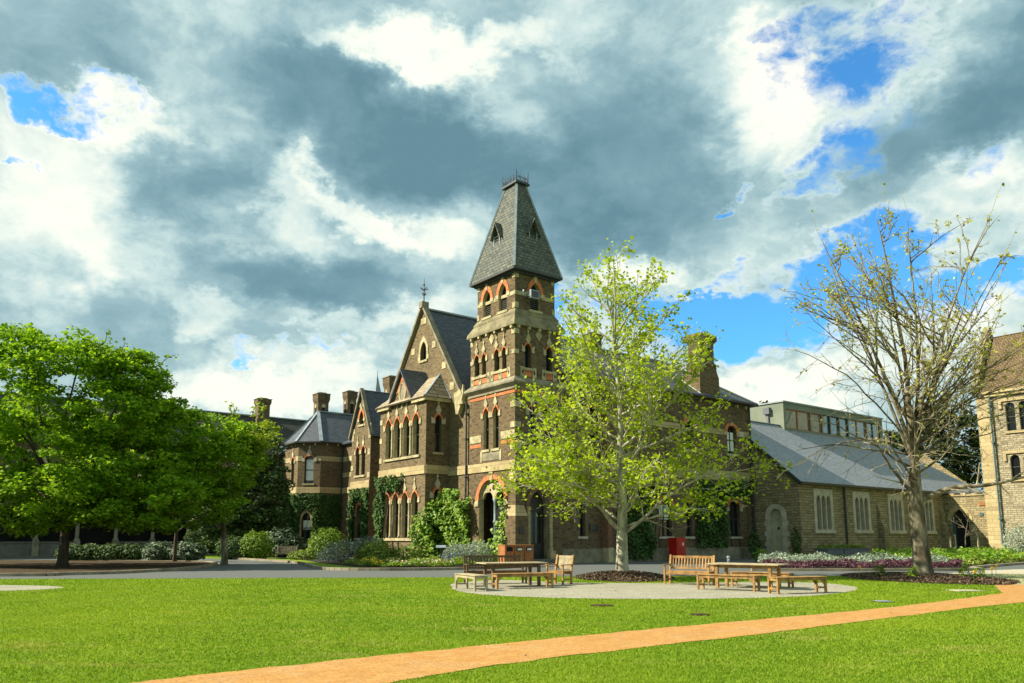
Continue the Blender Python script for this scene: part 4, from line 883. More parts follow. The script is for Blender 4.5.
    s = MB(); s.frustum((8.1, 9.1, 33.4, 34.4), 11.5, (8.15, 9.05, 33.45, 34.35), 14.9); s.box(8.0, 9.2, 33.3, 34.5, 14.9, 15.05); s.frustum((7.98, 9.22, 33.28, 34.52), 15.05, (8.25, 8.95, 33.55, 34.25), 15.7); s.frustum((8.25, 8.95, 33.55, 34.25), 15.7, (8.58, 8.62, 33.88, 33.92), 17.7); s.tube([(8.6, 33.9, 17.6), (8.6, 33.9, 18.2)], [.04, .02], 5); B.add(s, 'spirelet', 'lead')

    # ---- long brick wing to the right
    WF = Fr(3.6, .3, 1, 0); U = lambda u: u - 3.6; hs = []
    for u, w in ((6.4, .95), (11.0, .95), (15.75, .95), (20.58, 1.1)): hs.append(window(B, WF, U(u), 7.65, 9.75, w, .45, trim='arch', tt=.26, lights=2, curtain='all' if u > 20 else False, sill_m='pale_stone'))
    for u, w, lt, cu in ((5.45, .5, 1, False), (9.0, 1.2, 2, False), (13.05, 1.24, 2, 'top'), (15.42, .74, 1, False), (20.5, 1.25, 2, False)): hs.append(window(B, WF, U(u), 1.6, 4.15, w, .45, trim='arch', tt=.22, lights=lt, curtain=cu, sill_m='pale_stone'))
    wall(B, 'wing_wall', WF, rect(0, 19.2, 0, 11.65), hs, 'brown_brick', .3)
    wall(B, 'wing_wall', Fr(22.8, .3, 0, 1), rect(0, 9.0, 0, 11.65), [], 'brown_brick'); wall(B, 'wing_wall', Fr(22.8, 9.3, -1, 0), rect(0, 19.2, 0, 11.65), [], 'brown_brick')
    for g in ((0, 1.9), (3.7, 6.5), (8.3, 11.2), (13.0, 16.1), (17.95, 19.2)): band(B, WF, g[0], g[1], 9.02, 9.42, 'ashlar', .03)
    band(B, WF, 0, 19.2, 5.65, 6.35, 'ashlar', .04)
    for g in ((0, 19.25),): band(B, WF, g[0], g[1], 0, .85, 'grey_stone', .09, 'plinth')
    quoins(B, WF, [(U(21.2), U(21.7), 3.7, 3.95), (U(21.2), U(22.0), 9.0, 9.42)], 'pale_stone')
    k = MB()
    for i in range(18): a0 = .6 + i * 1.06; k.prism([WF.P(x, z, 0) for x, z in rect(a0 - .09, a0 + .09, 11.15, 11.38)], Vector(WF.P(0, 0, .22)) - Vector(WF.P(0, 0, 0)))
    B.add(k, 'corbel', 'cream_stone')
    r = MB(); ez = 11.62; roof_slab(r, [(3.6, -.1, ez), (23.2, -.1, ez), (18.3, 4.8, 15.1), (3.6, 4.8, 15.1)], .14); roof_slab(r, [(23.2, -.1, ez), (23.2, 9.7, ez), (18.3, 4.8, 15.1)], .14); roof_slab(r, [(3.6, 9.7, ez), (23.2, 9.7, ez), (18.3, 4.8, 15.1), (3.6, 4.8, 15.1)], .14)
    wr = B.add(r, 'wing_roof', 'blue_slate')
    r = MB(); r.bar((23.2, -.1, ez + .05), (18.3, 4.8, 15.16), .2, .08); r.bar((3.6, 4.8, 15.16), (18.3, 4.8, 15.16), .2, .08); B.add(r, 'hip_roll', 'lead', wr)
    r = MB(); r.box(3.7, 23.3, -.24, -.08, 11.48, 11.62); r.box(23.18, 23.32, -.24, 9.7, 11.48, 11.62); B.add(r, 'gutter', 'dark_gutter', wr)
    g = MB(); g.tube([(22.6, .12, 0), (22.6, .12, 11.5)], [.07, .07], 8); B.add(g, 'downpipe', 'dark_gutter')
    pr = MB(); pr.box(7.05, 7.4, -.32, .28, .9, 9.4); pr.frustum((7.05, 7.4, -.32, .28), 9.4, (7.05, 7.4, .2, .28), 10.1); B.add(pr, 'pier', 'dull_brick'); pr = MB(); pr.box(7.0, 7.45, -.38, .2, 0, .9); B.add(pr, 'pier_base', 'cream_stone')
    # big chimney stack rising off the wall
    mb = MB(); mb.box(17.1, 19.3, .26, 1.7, 11.3, 13.2); mb.frustum((17.1, 19.3, .26, 1.7), 13.2, (17.25, 19.1, .3, 1.6), 13.7); mb.box(17.25, 19.1, .3, 1.6, 13.7, 14.1); mb.frustum((17.2, 19.15, .25, 1.65), 14.1, (17.4, 18.95, .38, 1.5), 14.35)
    mb.box(17.4, 18.95, .38, 1.5, 14.35, 15.75); mb.frustum((17.4, 18.95, .38, 1.5), 15.75, (17.2, 19.15, .2, 1.68), 15.98); mb.box(17.2, 19.15, .2, 1.68, 15.98, 16.32); mb.frustum((17.2, 19.15, .2, 1.68), 16.32, (17.35, 19.0, .32, 1.55), 16.45)
    o = B.add(mb, 'chimney', 'brown_brick'); mb = MB(); mb.box(18.0, 18.35, .33, .40, 14.5, 15.4, 1); mb.box(17.85, 18.5, .31, .40, 15.4, 15.6); B.add(mb, 'chimney_panel', ['cream_stone', 'interior_dark'], o)
    mb = MB(); mb.bar((17.02, .2, 11.75), (17.02, 1.9, 13.0), .1, .2); B.add(mb, 'flashing', 'white_flashing', o)
    # dark roof vent and its ridge piece behind the tree
    chimney(B, 10.8, 4.8, 14.2, 16.1, 1.2, 1.0, panel=False)
    # notice plate on the wall
    return B
college()

# floodlight clamped to the tower
t = thing('floodlight', 'grey metal floodlight clamped to the corner of the belfry', 'floodlight', W(1.3, .02, 16.05), BR)
mb = MB(); mb.prism([(-.32, -.34, -.26), (.32, -.34, -.26), (.32, -.34, .26), (-.32, -.34, .26)], (0, .26, 0)); mb.frustum((-.25, .25, -.1, .05), -.2, (-.2, .2, -.1, .05), .2); mb.build('housing', 'flood_metal', t, bevel=.02)
mb = MB(); mb.prism([(-.27, -.35, -.21), (.27, -.35, -.21), (.27, -.35, .21), (-.27, -.35, .21)], (0, .01, 0)); mb.build('lens', 'window_glass', t)
mb = MB(); mb.bar((-.7, -.05, .0), (.36, -.05, 0), .05, .05); mb.bar((-.36, -.2, -.1), (-.36, .2, -.1), .05, .05); mb.bar((.36, -.2, 0), (.36, .27, 0), .05, .05); mb.tube([(-.72, -.12, .08), (-.72, -.12, .2)], [.06, .05], 8); mb.build('bracket', 'flood_metal', t)
# ------------------------------------------------------------------ sandstone hall beside the brick wing
def stone_wing():
    B = Bld('sandstone_hall_building', 'long low sandstone building with grey slate roof and three-light windows right of the brick wing', 'building', 22.82, -3.6)
    u0, u1, v0 = 22.82, 53.0, -3.6
    SF = Fr(u0, v0, 1, 0); hs = []
    for c in (25.8, 31.1, 36.4, 41.7, 49.2):
        for k in (-1, 0, 1): hs.append(window(B, SF, c - u0 + k * .66, 2.15, 4.62, .50, .42, trim=None, sill=False, depth=.3, bars=False))
        a0 = c - u0; e = Vector(SF.P(0, 0, .06)) - Vector(SF.P(0, 0, -.01)); mb = MB()
        for q in (rect(a0 - 1.25, a0 - .93, 2.1, 4.72), rect(a0 + .93, a0 + 1.25, 2.1, 4.72), rect(a0 - 1.25, a0 + 1.25, 4.72, 5.05), rect(a0 - .39, a0 - .27, 2.1, 4.72), rect(a0 + .27, a0 + .39, 2.1, 4.72)): mb.prism([SF.P(x, z, -.01) for x, z in q], e)
        for k in (-1, 0, 1):
            hd = head(.5, 4.2, .42, 'pt'); n = len(hd); half = n // 2
            for side in (hd[:half + 1], hd[half:]):
                cx = a0 + k * .66; tp = [(cx + side[0][0], 4.72), ] + [] ; pts = [(cx + x, z) for x, z in side]
                corner = (pts[0][0], 4.72) if side is hd[:half + 1] or side[0][0] < side[-1][0] and side[0][0] < -.01 else (pts[-1][0], 4.72)
                other = (pts[-1][0], 4.72) if corner[0] == pts[0][0] else (pts[0][0], 4.72)
                mb.prism([SF.P(x, z, -.01) for x, z in (pts + [other, corner] if other[0] == pts[-1][0] else [corner, other][::-1][:0] + pts + [corner, other])], e)
        B.add(mb, 'window_surround', 'pale_stone'); mb = MB(); mb.prism([SF.P(x, z, -.01) for x, z in rect(a0 - 1.35, a0 + 1.35, 1.85, 2.1)], e * 2.2); B.add(mb, 'sill', 'pale_stone')
    wall(B, 'wall', SF, rect(0, u1 - u0, 0, 5.7), hs, 'rubble_stone', .35, 'pale_stone')
    EF = Fr(u0, .28, 0, -1); dw = [(1.42, .12), (2.38, .12)] + [(1.9 + x, z) for x, z in reversed(head(.96, 3.1, .5, 'pt'))]
    wall(B, 'wall', EF, [(0, 0), (3.88, 0), (3.88, 5.7), (0, 9.05)], [dw], 'rubble_stone', .35, 'pale_stone')
    mb = MB(); mb.prism([EF.P(x, z, -.3) for x, z in rect(1.42, 2.38, .1, 3.62)], Vector(EF.P(0, 0, .06)) - Vector(EF.P(0, 0, 0))); do = B.add(mb, 'door', 'door_paint'); mb = MB(); mb.prism([EF.P(x, z, -.235) for x, z in rect(1.83, 1.99, 2.1, 2.3)], Vector(EF.P(0, 0, .02)) - Vector(EF.P(0, 0, 0))); B.add(mb, 'door_plate', 'sign_black', do)
    mb = MB(); mb.tube([EF.P(1.9, 2.85, -.2), EF.P(1.9, 2.98, -.2), EF.P(1.9, 3.1, -.2)], [.06, .1, .05], 8); B.add(mb, 'door_lamp', 'cream_stone', do)
    e = Vector(EF.P(0, 0, .07)) - Vector(EF.P(0, 0, -.01)); mb = MB(); hi = head(.98, 3.1, .5, 'pt'); ho = head(1.74, 3.1, .86, 'pt')
    for i in range(len(hi) - 1): mb.prism([EF.P(1.9 + x, z, -.01) for x, z in (hi[i], hi[i + 1], ho[i + 1], ho[i])], e)
    for sg in (-1, 1):
        for j in range(8): z = .15 + j * .37; wd = .38 if j % 2 else .52; mb.prism([EF.P(1.9 + sg * x, zz, -.01) for x, zz in ((.49, z), (.49 + wd, z), (.49 + wd, z + .36), (.49, z + .36))], e)
    B.add(mb, 'door_surround', 'pale_stone')
    mb = MB(); mb.box(22.0, 22.8, -2.5, -.9, 0, .12); B.add(mb, 'doorstep', 'steps_stone')
    wall(B, 'wall', Fr(u1, v0, 0, 1), [(0, 0), (12, 0), (12, 5.7), (6, 10.6), (0, 5.7)], [], 'rubble_stone'); wall(B, 'wall', Fr(u1, 8.4, -1, 0), rect(0, u1 - u0, 0, 5.7), [], 'rubble_stone')
    for u in (33.75, 39.05, 44.3):      # low buttresses with sloping tops
        mb = MB(); mb.prism([(u - .3, v0, 0), (u - .3, v0 - .5, 0), (u - .3, v0 - .5, 2.3), (u - .3, v0 - .25, 2.9), (u - .3, v0 - .22, 3.6), (u - .3, v0, 4.2)], (.6, 0, 0)); B.add(mb, 'buttress', 'rubble_stone')
    r = MB(); rz = 10.83; e0 = v0 - .4; ez = 5.42
    roof_slab(r, [(22.55, e0, ez), (54, e0, ez), (46.0, 2.4, rz), (22.55, 2.4, rz)], .14); roof_slab(r, [(54, e0, ez), (54, 8.8, ez), (46.0, 2.4, rz)], .14); roof_slab(r, [(22.55, 8.8, ez), (54, 8.8, ez), (46.0, 2.4, rz), (22.55, 2.4, rz)], .14); ro = B.add(r, 'roof', 'wing_slate')
    r = MB(); r.bar((22.52, e0, ez - .12), (22.52, 2.4, rz - .12), .1, .26); r.bar((22.5, e0 - .05, ez - .02), (54, e0 - .05, ez - .02), .13, .13); B.add(r, 'gutter', 'dark_gutter', ro)
    r = MB(); r.bar((22.6, 2.4, rz + .03), (46, 2.4, rz + .03), .2, .06); B.add(r, 'ridge_flashing', 'lead', ro)
    for u in (28.65, 46.9): g = MB(); g.tube([(u, v0 - .1, .0), (u, v0 - .1, 5.3)], [.07, .07], 8); B.add(g, 'downpipe', 'dark_gutter')
stone_wing()

def modern_pavilion():
    B = Bld('rooftop_glass_pavilion', 'flat roofed modern grey box with a strip of windows above the slate roof', 'building', 29.8, 1.9)
    LF = Fr(29.8, 6.5, 0, -1); FF = Fr(29.8, 1.9, 1, 0)
    wall(B, 'wall', LF, rect(0, 4.6, 4.0, 12.78), [], 'render_grey'); hs = []; xs = [(.35, 3.9), (4.1, 5.7), (5.85, 7.0), (7.15, 8.5), (8.65, 10.0), (10.15, 13.2), (13.35, 15.6)]
    for i, (a, b) in enumerate(xs): hs.append(rect(a, b, 10.6, 12.25))
    wall(B, 'wall', FF, rect(0, 16.2, 4.0, 12.78), hs, 'render_grey', .2, 'frame_dark'); wall(B, 'wall', Fr(46, 1.9, 0, 1), rect(0, 4.6, 4, 12.78), [], 'render_grey'); wall(B, 'wall', Fr(46, 6.5, -1, 0), rect(0, 16.2, 4, 12.78), [], 'render_grey')
    for i, (a, b) in enumerate(xs):
        f = MB()
        for q in (rect(a, b, 10.6, 10.67), rect(a, b, 12.18, 12.25), rect(a, a + .07, 10.67, 12.18), rect(b - .07, b, 10.67, 12.18)) + ((rect((a + b) / 2 - .06, (a + b) / 2 + .06, 10.67, 12.18),) if b - a > 2 else ()): f.prism([FF.P(x, z, -.15) for x, z in q], Vector(FF.P(0, 0, .08)) - Vector(FF.P(0, 0, 0)))
        fo = B.add(f, 'window', 'timber' if i in (0, 1, 5) else 'frame_dark'); p = MB(); p.face([FF.P(x, z, -.14) for x, z in rect(a, b, 10.6, 12.25)]); B.add(p, 'pane', 'box_glass', fo)
    r = MB(); r.box(29.7, 46.1, 1.8, 6.6, 12.78, 12.9); B.add(r, 'flat_roof', 'lead')
    r = MB(); r.box(29.5, 29.78, 3.1, 3.7, 11.9, 12.45); r.box(29.66, 29.78, 3.3, 3.45, 10.9, 11.9); B.add(r, 'wall_duct', 'planter_grey')
modern_pavilion()

def right_hall():
    B = Bld('sandstone_chapel_building', 'tall sunlit sandstone building with steep brown tiled roof at the right edge', 'building', 44.6, -7.3)
    u0, v0 = 44.6, -7.3; SF = Fr(u0, v0, 0, -1); hs = []
    for a in (2.9, 8.2, 13.5, 18.8):
        for z0, z1 in ((10.3, 12.7), (6.3, 8.3), (2.2, 4.4)):
            if z0 < 3 and a < 3: continue
            for k in (-.5, .5): hs.append(window(B, SF, a + k, z0, z1, .72, .35, trim=None, sill=False, bars=True))
            mb = MB(); e = Vector(SF.P(0, 0, .12)) - Vector(SF.P(0, 0, -.01))
            for q in (rect(a - 1.3, a + 1.3, z1 + .12, z1 + .34), rect(a - 1.3, a - 1.08, z1 - .5, z1 + .12), rect(a + 1.08, a + 1.3, z1 - .5, z1 + .12), rect(a - 1.0, a + 1.0, z0 - .2, z0)): mb.prism([SF.P(x, z, -.01) for x, z in q], e)
            B.add(mb, 'window_hood', 'ashlar')
    wall(B, 'wall', SF, rect(0, 26, 0, 13.9), hs, 'hall_stone', .35, 'pale_stone')
    wall(B, 'wall', Fr(u0 + 6.4, v0, -1, 0), [(0, 0), (6.4, 0), (6.4, 13.9), (3.2, 19.3), (0, 13.9)], [], 'hall_stone'); wall(B, 'wall', Fr(u0 + 6.4, v0 - 26, 0, 1), rect(0, 26, 0, 13.9), [], 'hall_stone'); wall(B, 'wall', Fr(u0, v0 - 26, 1, 0), [(0, 0), (6.4, 0), (6.4, 13.9), (3.2, 19.3), (0, 13.9)], [], 'hall_stone')
    mb = MB(); mb.box(u0 - .12, u0 + .1, v0 - .9, v0 + .1, 0, 13.3); B.add(mb, 'corner_pilaster', 'ashlar')
    mb = MB(); mb.box(u0 - .22, u0, v0 - 26, v0 + .05, 13.35, 13.6); mb.box(u0 - .36, u0, v0 - 26, v0 + .1, 13.6, 13.8); B.add(mb, 'cornice', 'ashlar')
    r = MB(); roof_slab(r, [(u0 - .35, v0 - 26, 13.75), (u0 - .35, v0 - .3, 13.75), (u0 + 3.2, v0 - .3, 19.2), (u0 + 3.2, v0 - 26, 19.2)], .15); roof_slab(r, [(u0 + 6.75, v0 - 26, 13.75), (u0 + 6.75, v0 - .3, 13.75), (u0 + 3.2, v0 - .3, 19.2), (u0 + 3.2, v0 - 26, 19.2)], .15); B.add(r, 'roof', 'roof_tile')
    mb = MB(); mb.bar((u0 - .5, v0 + .0, 13.7), (u0 + 3.2, v0, 19.75), .5, .75); mb.bar((u0 + 6.9, v0, 13.7), (u0 + 3.2, v0, 19.75), .5, .75); B.add(mb, 'gable_coping', 'weathered_stone')
    g = MB(); g.tube([(u0 - .2, v0 - .98, 0), (u0 - .2, v0 - .98, 13.4)], [.075, .075], 8); [g.box(u0 - .33, u0 - .1, v0 - 1.1, v0 - .86, z, z + .1) for z in (3, 6.2, 9.4, 12.6)]; B.add(g, 'downpipe', 'blue_paint')
right_hall()

def link_wall():
    B = Bld('sandstone_link_wall', 'sandstone wall with stepped coping and dark arched doorway joining the two stone buildings', 'wall', 45.0, -3.6)
    CF = Fr(45.0, -3.6, 0, -1); op = [(.55, .3), (1.95, .3)] + [(1.25 + x, z) for x, z in reversed(head(1.4, 3.0, .95, 'pt'))]
    wall(B, 'wall', CF, rect(0, 3.75, 0, 5.1), [op], 'rubble_stone', .4, 'ashlar')
    wall(B, 'wall', Fr(45.5, -7.35, 0, 1), rect(0, 3.75, 0, 5.1), [op], 'rubble_stone', .1)
    mb = MB()
    for i in range(8): mb.box(44.9, 45.6, -3.65 - i * .47 - .45, -3.65 - i * .47, 5.1, 5.22 + (.14 if i % 2 else 0))
    B.add(mb, 'coping', 'ashlar')
    mb = MB(); e = Vector(CF.P(0, 0, .07)) - Vector(CF.P(0, 0, -.01)); hi = head(1.42, 3.0, .95, 'pt'); ho = head(2.1, 3.0, 1.35, 'pt')
    for i in range(len(hi) - 1): mb.prism([CF.P(1.25 + x, z, -.01) for x, z in (hi[i], hi[i + 1], ho[i + 1], ho[i])], e)
    B.add(mb, 'door_arch', 'ashlar')
    mb = MB(); mb.box(45.28, 45.36, -5.5, -4.2, .2, 3.9); do = B.add(mb, 'door', 'interior_dark'); mb = MB(); mb.box(45.05, 45.3, -4.36, -4.22, .3, 3.2); B.add(mb, 'door_edge', 'blue_paint', do)  # near-black panel puts the archway's deep shade into its colour
    mb = MB(); mb.box(44.93, 45, -7.0, -6.5, 4.25, 4.5); B.add(mb, 'wall_vent', 'timber'); mb = MB(); mb.box(44.93, 45, -6.75, -6.5, 3.35, 3.6); B.add(mb, 'wall_lamp', 'blue_paint')
link_wall()

def arcade():
    B = Bld('slate_roofed_arcade_building', 'long dark building with weathered slate roof and a shaded stone arcade behind the left trees', 'building', -42, 36, )
    AF = Fr(-42, 36, 1, 0); L = 41.5; hs = []
    for i in range(9): hs.append(window(B, AF, 39.0 - i * 4.3, 6.6, 8.2, 1.25, .5, trim='stone', lights=2, tt=.3))
    wall(B, 'upper_wall', AF, rect(0, L, 4.1, 9.3), hs, 'brown_brick', .3)
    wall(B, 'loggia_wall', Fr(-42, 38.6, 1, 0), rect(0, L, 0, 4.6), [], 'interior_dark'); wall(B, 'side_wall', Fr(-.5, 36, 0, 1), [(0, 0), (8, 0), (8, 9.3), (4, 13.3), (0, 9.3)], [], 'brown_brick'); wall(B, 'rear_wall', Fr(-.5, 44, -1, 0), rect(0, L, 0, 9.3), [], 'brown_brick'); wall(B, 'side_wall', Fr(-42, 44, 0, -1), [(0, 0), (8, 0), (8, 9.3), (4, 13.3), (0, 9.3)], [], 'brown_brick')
    mb = MB(); mb.box(-42, -.5, 36.02, 38.6, 4.1, 4.2); B.add(mb, 'loggia_ceiling', 'frame_dark'); mb = MB(); mb.box(-42, -.5, 35.98, 38.6, 0, .12); B.add(mb, 'loggia_floor', 'steps_stone')
    us = [-19.5 + i * 2.85 for i in range(-8, 7)]
    for i, u in enumerate(us):
        if u > -1.2: continue
        c = MB(); c.box(u - .24, u + .24, 36.02, 36.5, .12, 1.25); c.box(u - .2, u + .2, 36.06, 36.46, 1.25, 1.4); c.tube([(u, 36.26, 1.4), (u, 36.26, 1.5), (u, 36.26, 3.0), (u, 36.26, 3.2)], [.2, .15, .14, .22], 12); c.box(u - .26, u + .26, 36.0, 36.52, 3.2, 3.4); B.add(c, 'column', 'grey_stone')
        if i % 3: w = MB(); w.box(u + .25, u + 2.6, 36.15, 36.4, .12, 1.1); w.box(u + .25, u + 2.6, 36.1, 36.45, 1.1, 1.22); B.add(w, 'parapet', 'steps_stone')
        a = MB(); hi = [(x, z) for x, z in head(2.3, 3.4, .62, 'pt', 8)]; pts = [(u + 1.425 - 1.42, 3.4)] + [(u + 1.425 + x, z) for x, z in hi] + [(u + 1.425 + 1.42, 3.4), (u + 1.425 + 1.42, 4.12), (u + 1.425 - 1.42, 4.12)]
        a.prism([(x, 36.02, z) for x, z in pts], (0, .4, 0)); B.add(a, 'arch', 'grey_stone')
    r = MB(); roof_slab(r, [(-42.3, 35.6, 9.15), (-.2, 35.6, 9.15), (-.2, 40, 13.3), (-42.3, 40, 13.3)], .15); roof_slab(r, [(-42.3, 44.4, 9.15), (-.2, 44.4, 9.15), (-.2, 40, 13.3), (-42.3, 40, 13.3)], .15); r2 = MB()
    roof_slab(r, [(-.2, 36.6, 10.1), (3.6, 38.5, 11.8), (4.8, 40, 13.3), (-.2, 40, 13.3)], .15)
    ro = B.add(r, 'roof', 'old_slate'); r = MB(); r.bar((-42.3, 40, 13.36), (4.8, 40, 13.36), .3, .1); B.add(r, 'ridge_flashing', 'lead', ro); r = MB(); r.bar((-42.3, 35.55, 9.1), (-.2, 35.55, 9.1), .14, .14); B.add(r, 'gutter', 'dark_gutter', ro)
    chimney(B, -.9, 39.6, 11.8, 15.0, 1.35, 1.2, panel=False); chimney(B, -13, 40, 12.2, 15.4, 1.3, 1.2, panel=False); chimney(B, -24, 40, 12.2, 15.4, 1.3, 1.2, panel=False)
    f = MB(); f.bar((-1.9, 38.6, 12.15), (-.2, 38.6, 12.15), .1, .1); B.add(f, 'flashing', 'lead')
arcade()

# ------------------------------------------------------------------ trees and plants
def unit(v): return v / (np.linalg.norm(v) + 1e-9)
def bough(rng, p, d, L, r0, r1, n, lift=.0, wob=.12):
    pts = [np.array(p, float)]; d = unit(np.array(d, float)); rr = [r0]
    for i in range(n):
        d = unit(d + rng.normal(0, wob, 3) + np.array([0, 0, lift / n])); pts.append(pts[-1] + d * L / n); rr.append(r0 + (r1 - r0) * (i + 1) / n)
    return pts, rr
def side_dir(rng, d, spread, upb=.15):
    d = unit(d); a = unit(np.cross(d, rng.normal(size=3))); v = d * math.cos(spread) + a * math.sin(spread); v[2] += upb; return unit(v)
def along(pts, t):
    k = len(pts) - 1; x = min(t * k, k - 1e-6); i = int(x); f = x - i; return pts[i] * (1 - f) + pts[i + 1] * f, unit(pts[i + 1] - pts[i])
def ramify(rng, limbs, nsec, nter, fs=.45, ft=.30, rmin=.011, lift=.25, spread=(.5, 1.0), tmin=.2, drop=0.0):
    """secondary boughs and twigs on a list of limbs; returns all bough lists and the twig points that carry leaves"""
    sec, ter, tips = [], [], []
    for pts, rr in limbs:
        L = sum(np.linalg.norm(pts[i + 1] - pts[i]) for i in range(len(pts) - 1)); k = max(3, int(nsec * min(1.6, L / 3.0)))
        for j in range(k):
            t = tmin + (1 - tmin) * (j + rng.uniform(.1, .9)) / k; p, d = along(pts, t); r0 = max(rmin * 1.3, (rr[0] * (1 - t) + rr[-1] * t) * .55)
            l = L * fs * (1.15 - .7 * t) * rng.uniform(.65, 1.25); s = bough(rng, p, side_dir(rng, d, rng.uniform(*spread), .12 - drop), l, r0, rmin, 5, lift - drop, .14); sec.append(s)
            kt = max(2, int(nter * min(1.5, l / 1.1)))
            for q in range(kt):
                t2 = .15 + .85 * (q + rng.uniform(0, 1)) / kt; p2, d2 = along(s[0], t2)
                w = bough(rng, p2, side_dir(rng, d2, rng.uniform(.4, 1.1), .1 - drop), l * ft / fs * .8 * rng.uniform(.5, 1.3), rmin * 1.1, rmin * .7, 3, .2 - drop, .2); ter.append(w); tips += w[0][1:]
            tips += s[0][3:]
        e = bough(rng, pts[-1], unit(pts[-1] - pts[-2]), L * .15, rmin * 1.2, rmin * .7, 3, .2, .15); ter.append(e); tips += e[0][1:]
    return sec, ter, np.array(tips)
def limb_mesh(name, groups, m, parent, off):
    mb = MB()
    for lst, sides in groups:
        for pts, rr in lst: mb.tube(pts, rr, sides, cap=False)
    return mb.build(name, m, parent, off, smooth=True)

def plane_tree():
    rng = np.random.default_rng(21); bx, by = 4.2, 30.2
    T = thing('plane_tree', 'young plane tree in bright yellow-green leaf with pale bark in front of the tower wing', 'tree', (bx, by, 0))
    lead = [(bx, by, -.1), (bx - .02, by, .5), (bx, by, 1.5), (bx + .05, by, 3), (bx, by + .05, 4.6), (bx + .05, by, 6.2), (bx - .05, by, 7.8), (bx - .15, by, 9.1), (bx - .2, by, 10.3), (bx - .25, by, 11.2)]
    lr = [.30, .235, .205, .17, .13, .10, .075, .05, .028, .012]
    L2 = [np.array(p) for p in lead]
    prof = lambda z: np.interp(z, [1.6, 3.0, 4.5, 6, 7.5, 9, 10.5, 12], [3.4, 4.5, 4.5, 4.1, 3.9, 3.6, 2.6, 1.2])
    limbs = []; n = 36
    zs = 1.75 + (np.arange(n) + rng.uniform(0, .6, n)) / n * 8.7
    for i, z in enumerate(zs):
        a = i * 2.4 + rng.uniform(-.4, .4); p = np.array([np.interp(z, [q[2] for q in lead], [q[0] for q in lead]), by, z]); el = np.interp(z, [1.7, 4, 7, 11], [.35, .45, .62, .95]) + rng.uniform(-.15, .15)
        L = prof(z) * rng.uniform(.75, 1.1); r = .018 + .010 * L; limbs.append(bough(rng, p, (math.cos(a) * math.cos(el), math.sin(a) * math.cos(el), math.sin(el)), L, r, .016, 7, .05 if z < 4 else .3, .11))
    fixed = [((bx + .05, by - .05, 1.65), (.80, -.1, .62), 4.6, .075), ((bx - .05, by - .05, 1.75), (-.74, -.2, .6), 3.9, .085), ((bx, by, 3.0), (-.85, -.2, .5), 4.2, .055), ((bx, by - .05, 2.6), (-.93, -.25, .34), 4.6, .05), ((bx, by - .05, 2.9), (-.75, -.6, .38), 4.4, .045), ((bx, by, 3.6), (-.95, .2, .32), 4.4, .045), ((bx + .05, by, 3.4), (.97, -.05, .16), 5.6, .055), ((bx + .05, by, 4.6), (.9, .1, .45), 4.2, .055), ((bx, by, 5.0), (-.8, .1, .62), 3.9, .05), ((bx, by, 6.0), (.75, 0, .62), 4.8, .05), ((bx, by, 3.2), (-.45, -.1, 1.0), 4.6, .07), ((bx, by, 7.0), (-.55, 0, .8), 3.6, .045), ((bx, by, 7.6), (.5, .1, .8), 3.6, .045), ((bx, by, 6.6), (.1, -.6, .8), 3.6, .04)]
    for p, d, L, r in fixed: limbs.append(bough(rng, p, d, L, r, .018, 8, .02, .08))
    sec, ter, tips = ramify(rng, limbs, 6.5, 4.4, .38, .26, rmin=.009, lift=.15)
    limb_mesh('trunk', [([(L2, lr)], 14), (limbs, 7)], 'plane_bark', T, (bx, by, 0)); limb_mesh('twigs', [(sec, 4), (ter, 3)], 'plane_bark', T, (bx, by, 0))
    tips = tips[tips[:, 2] > 2.2 + .0 * tips[:, 0]]
    pos = np.repeat(tips, 4, 0) + rng.normal(0, .14, (len(tips) * 4, 3)); keep = rng.uniform(size=len(pos)) < np.interp(pos[:, 2], [3, 6, 9, 12], [.88, .66, .54, .50]); pos = pos[keep]
    leaf_mesh('crown', pos, .145, 'plane_leaf', T, rng, off=(bx, by, 0), aspect=.85); return len(pos)
print('plane leaves', plane_tree())

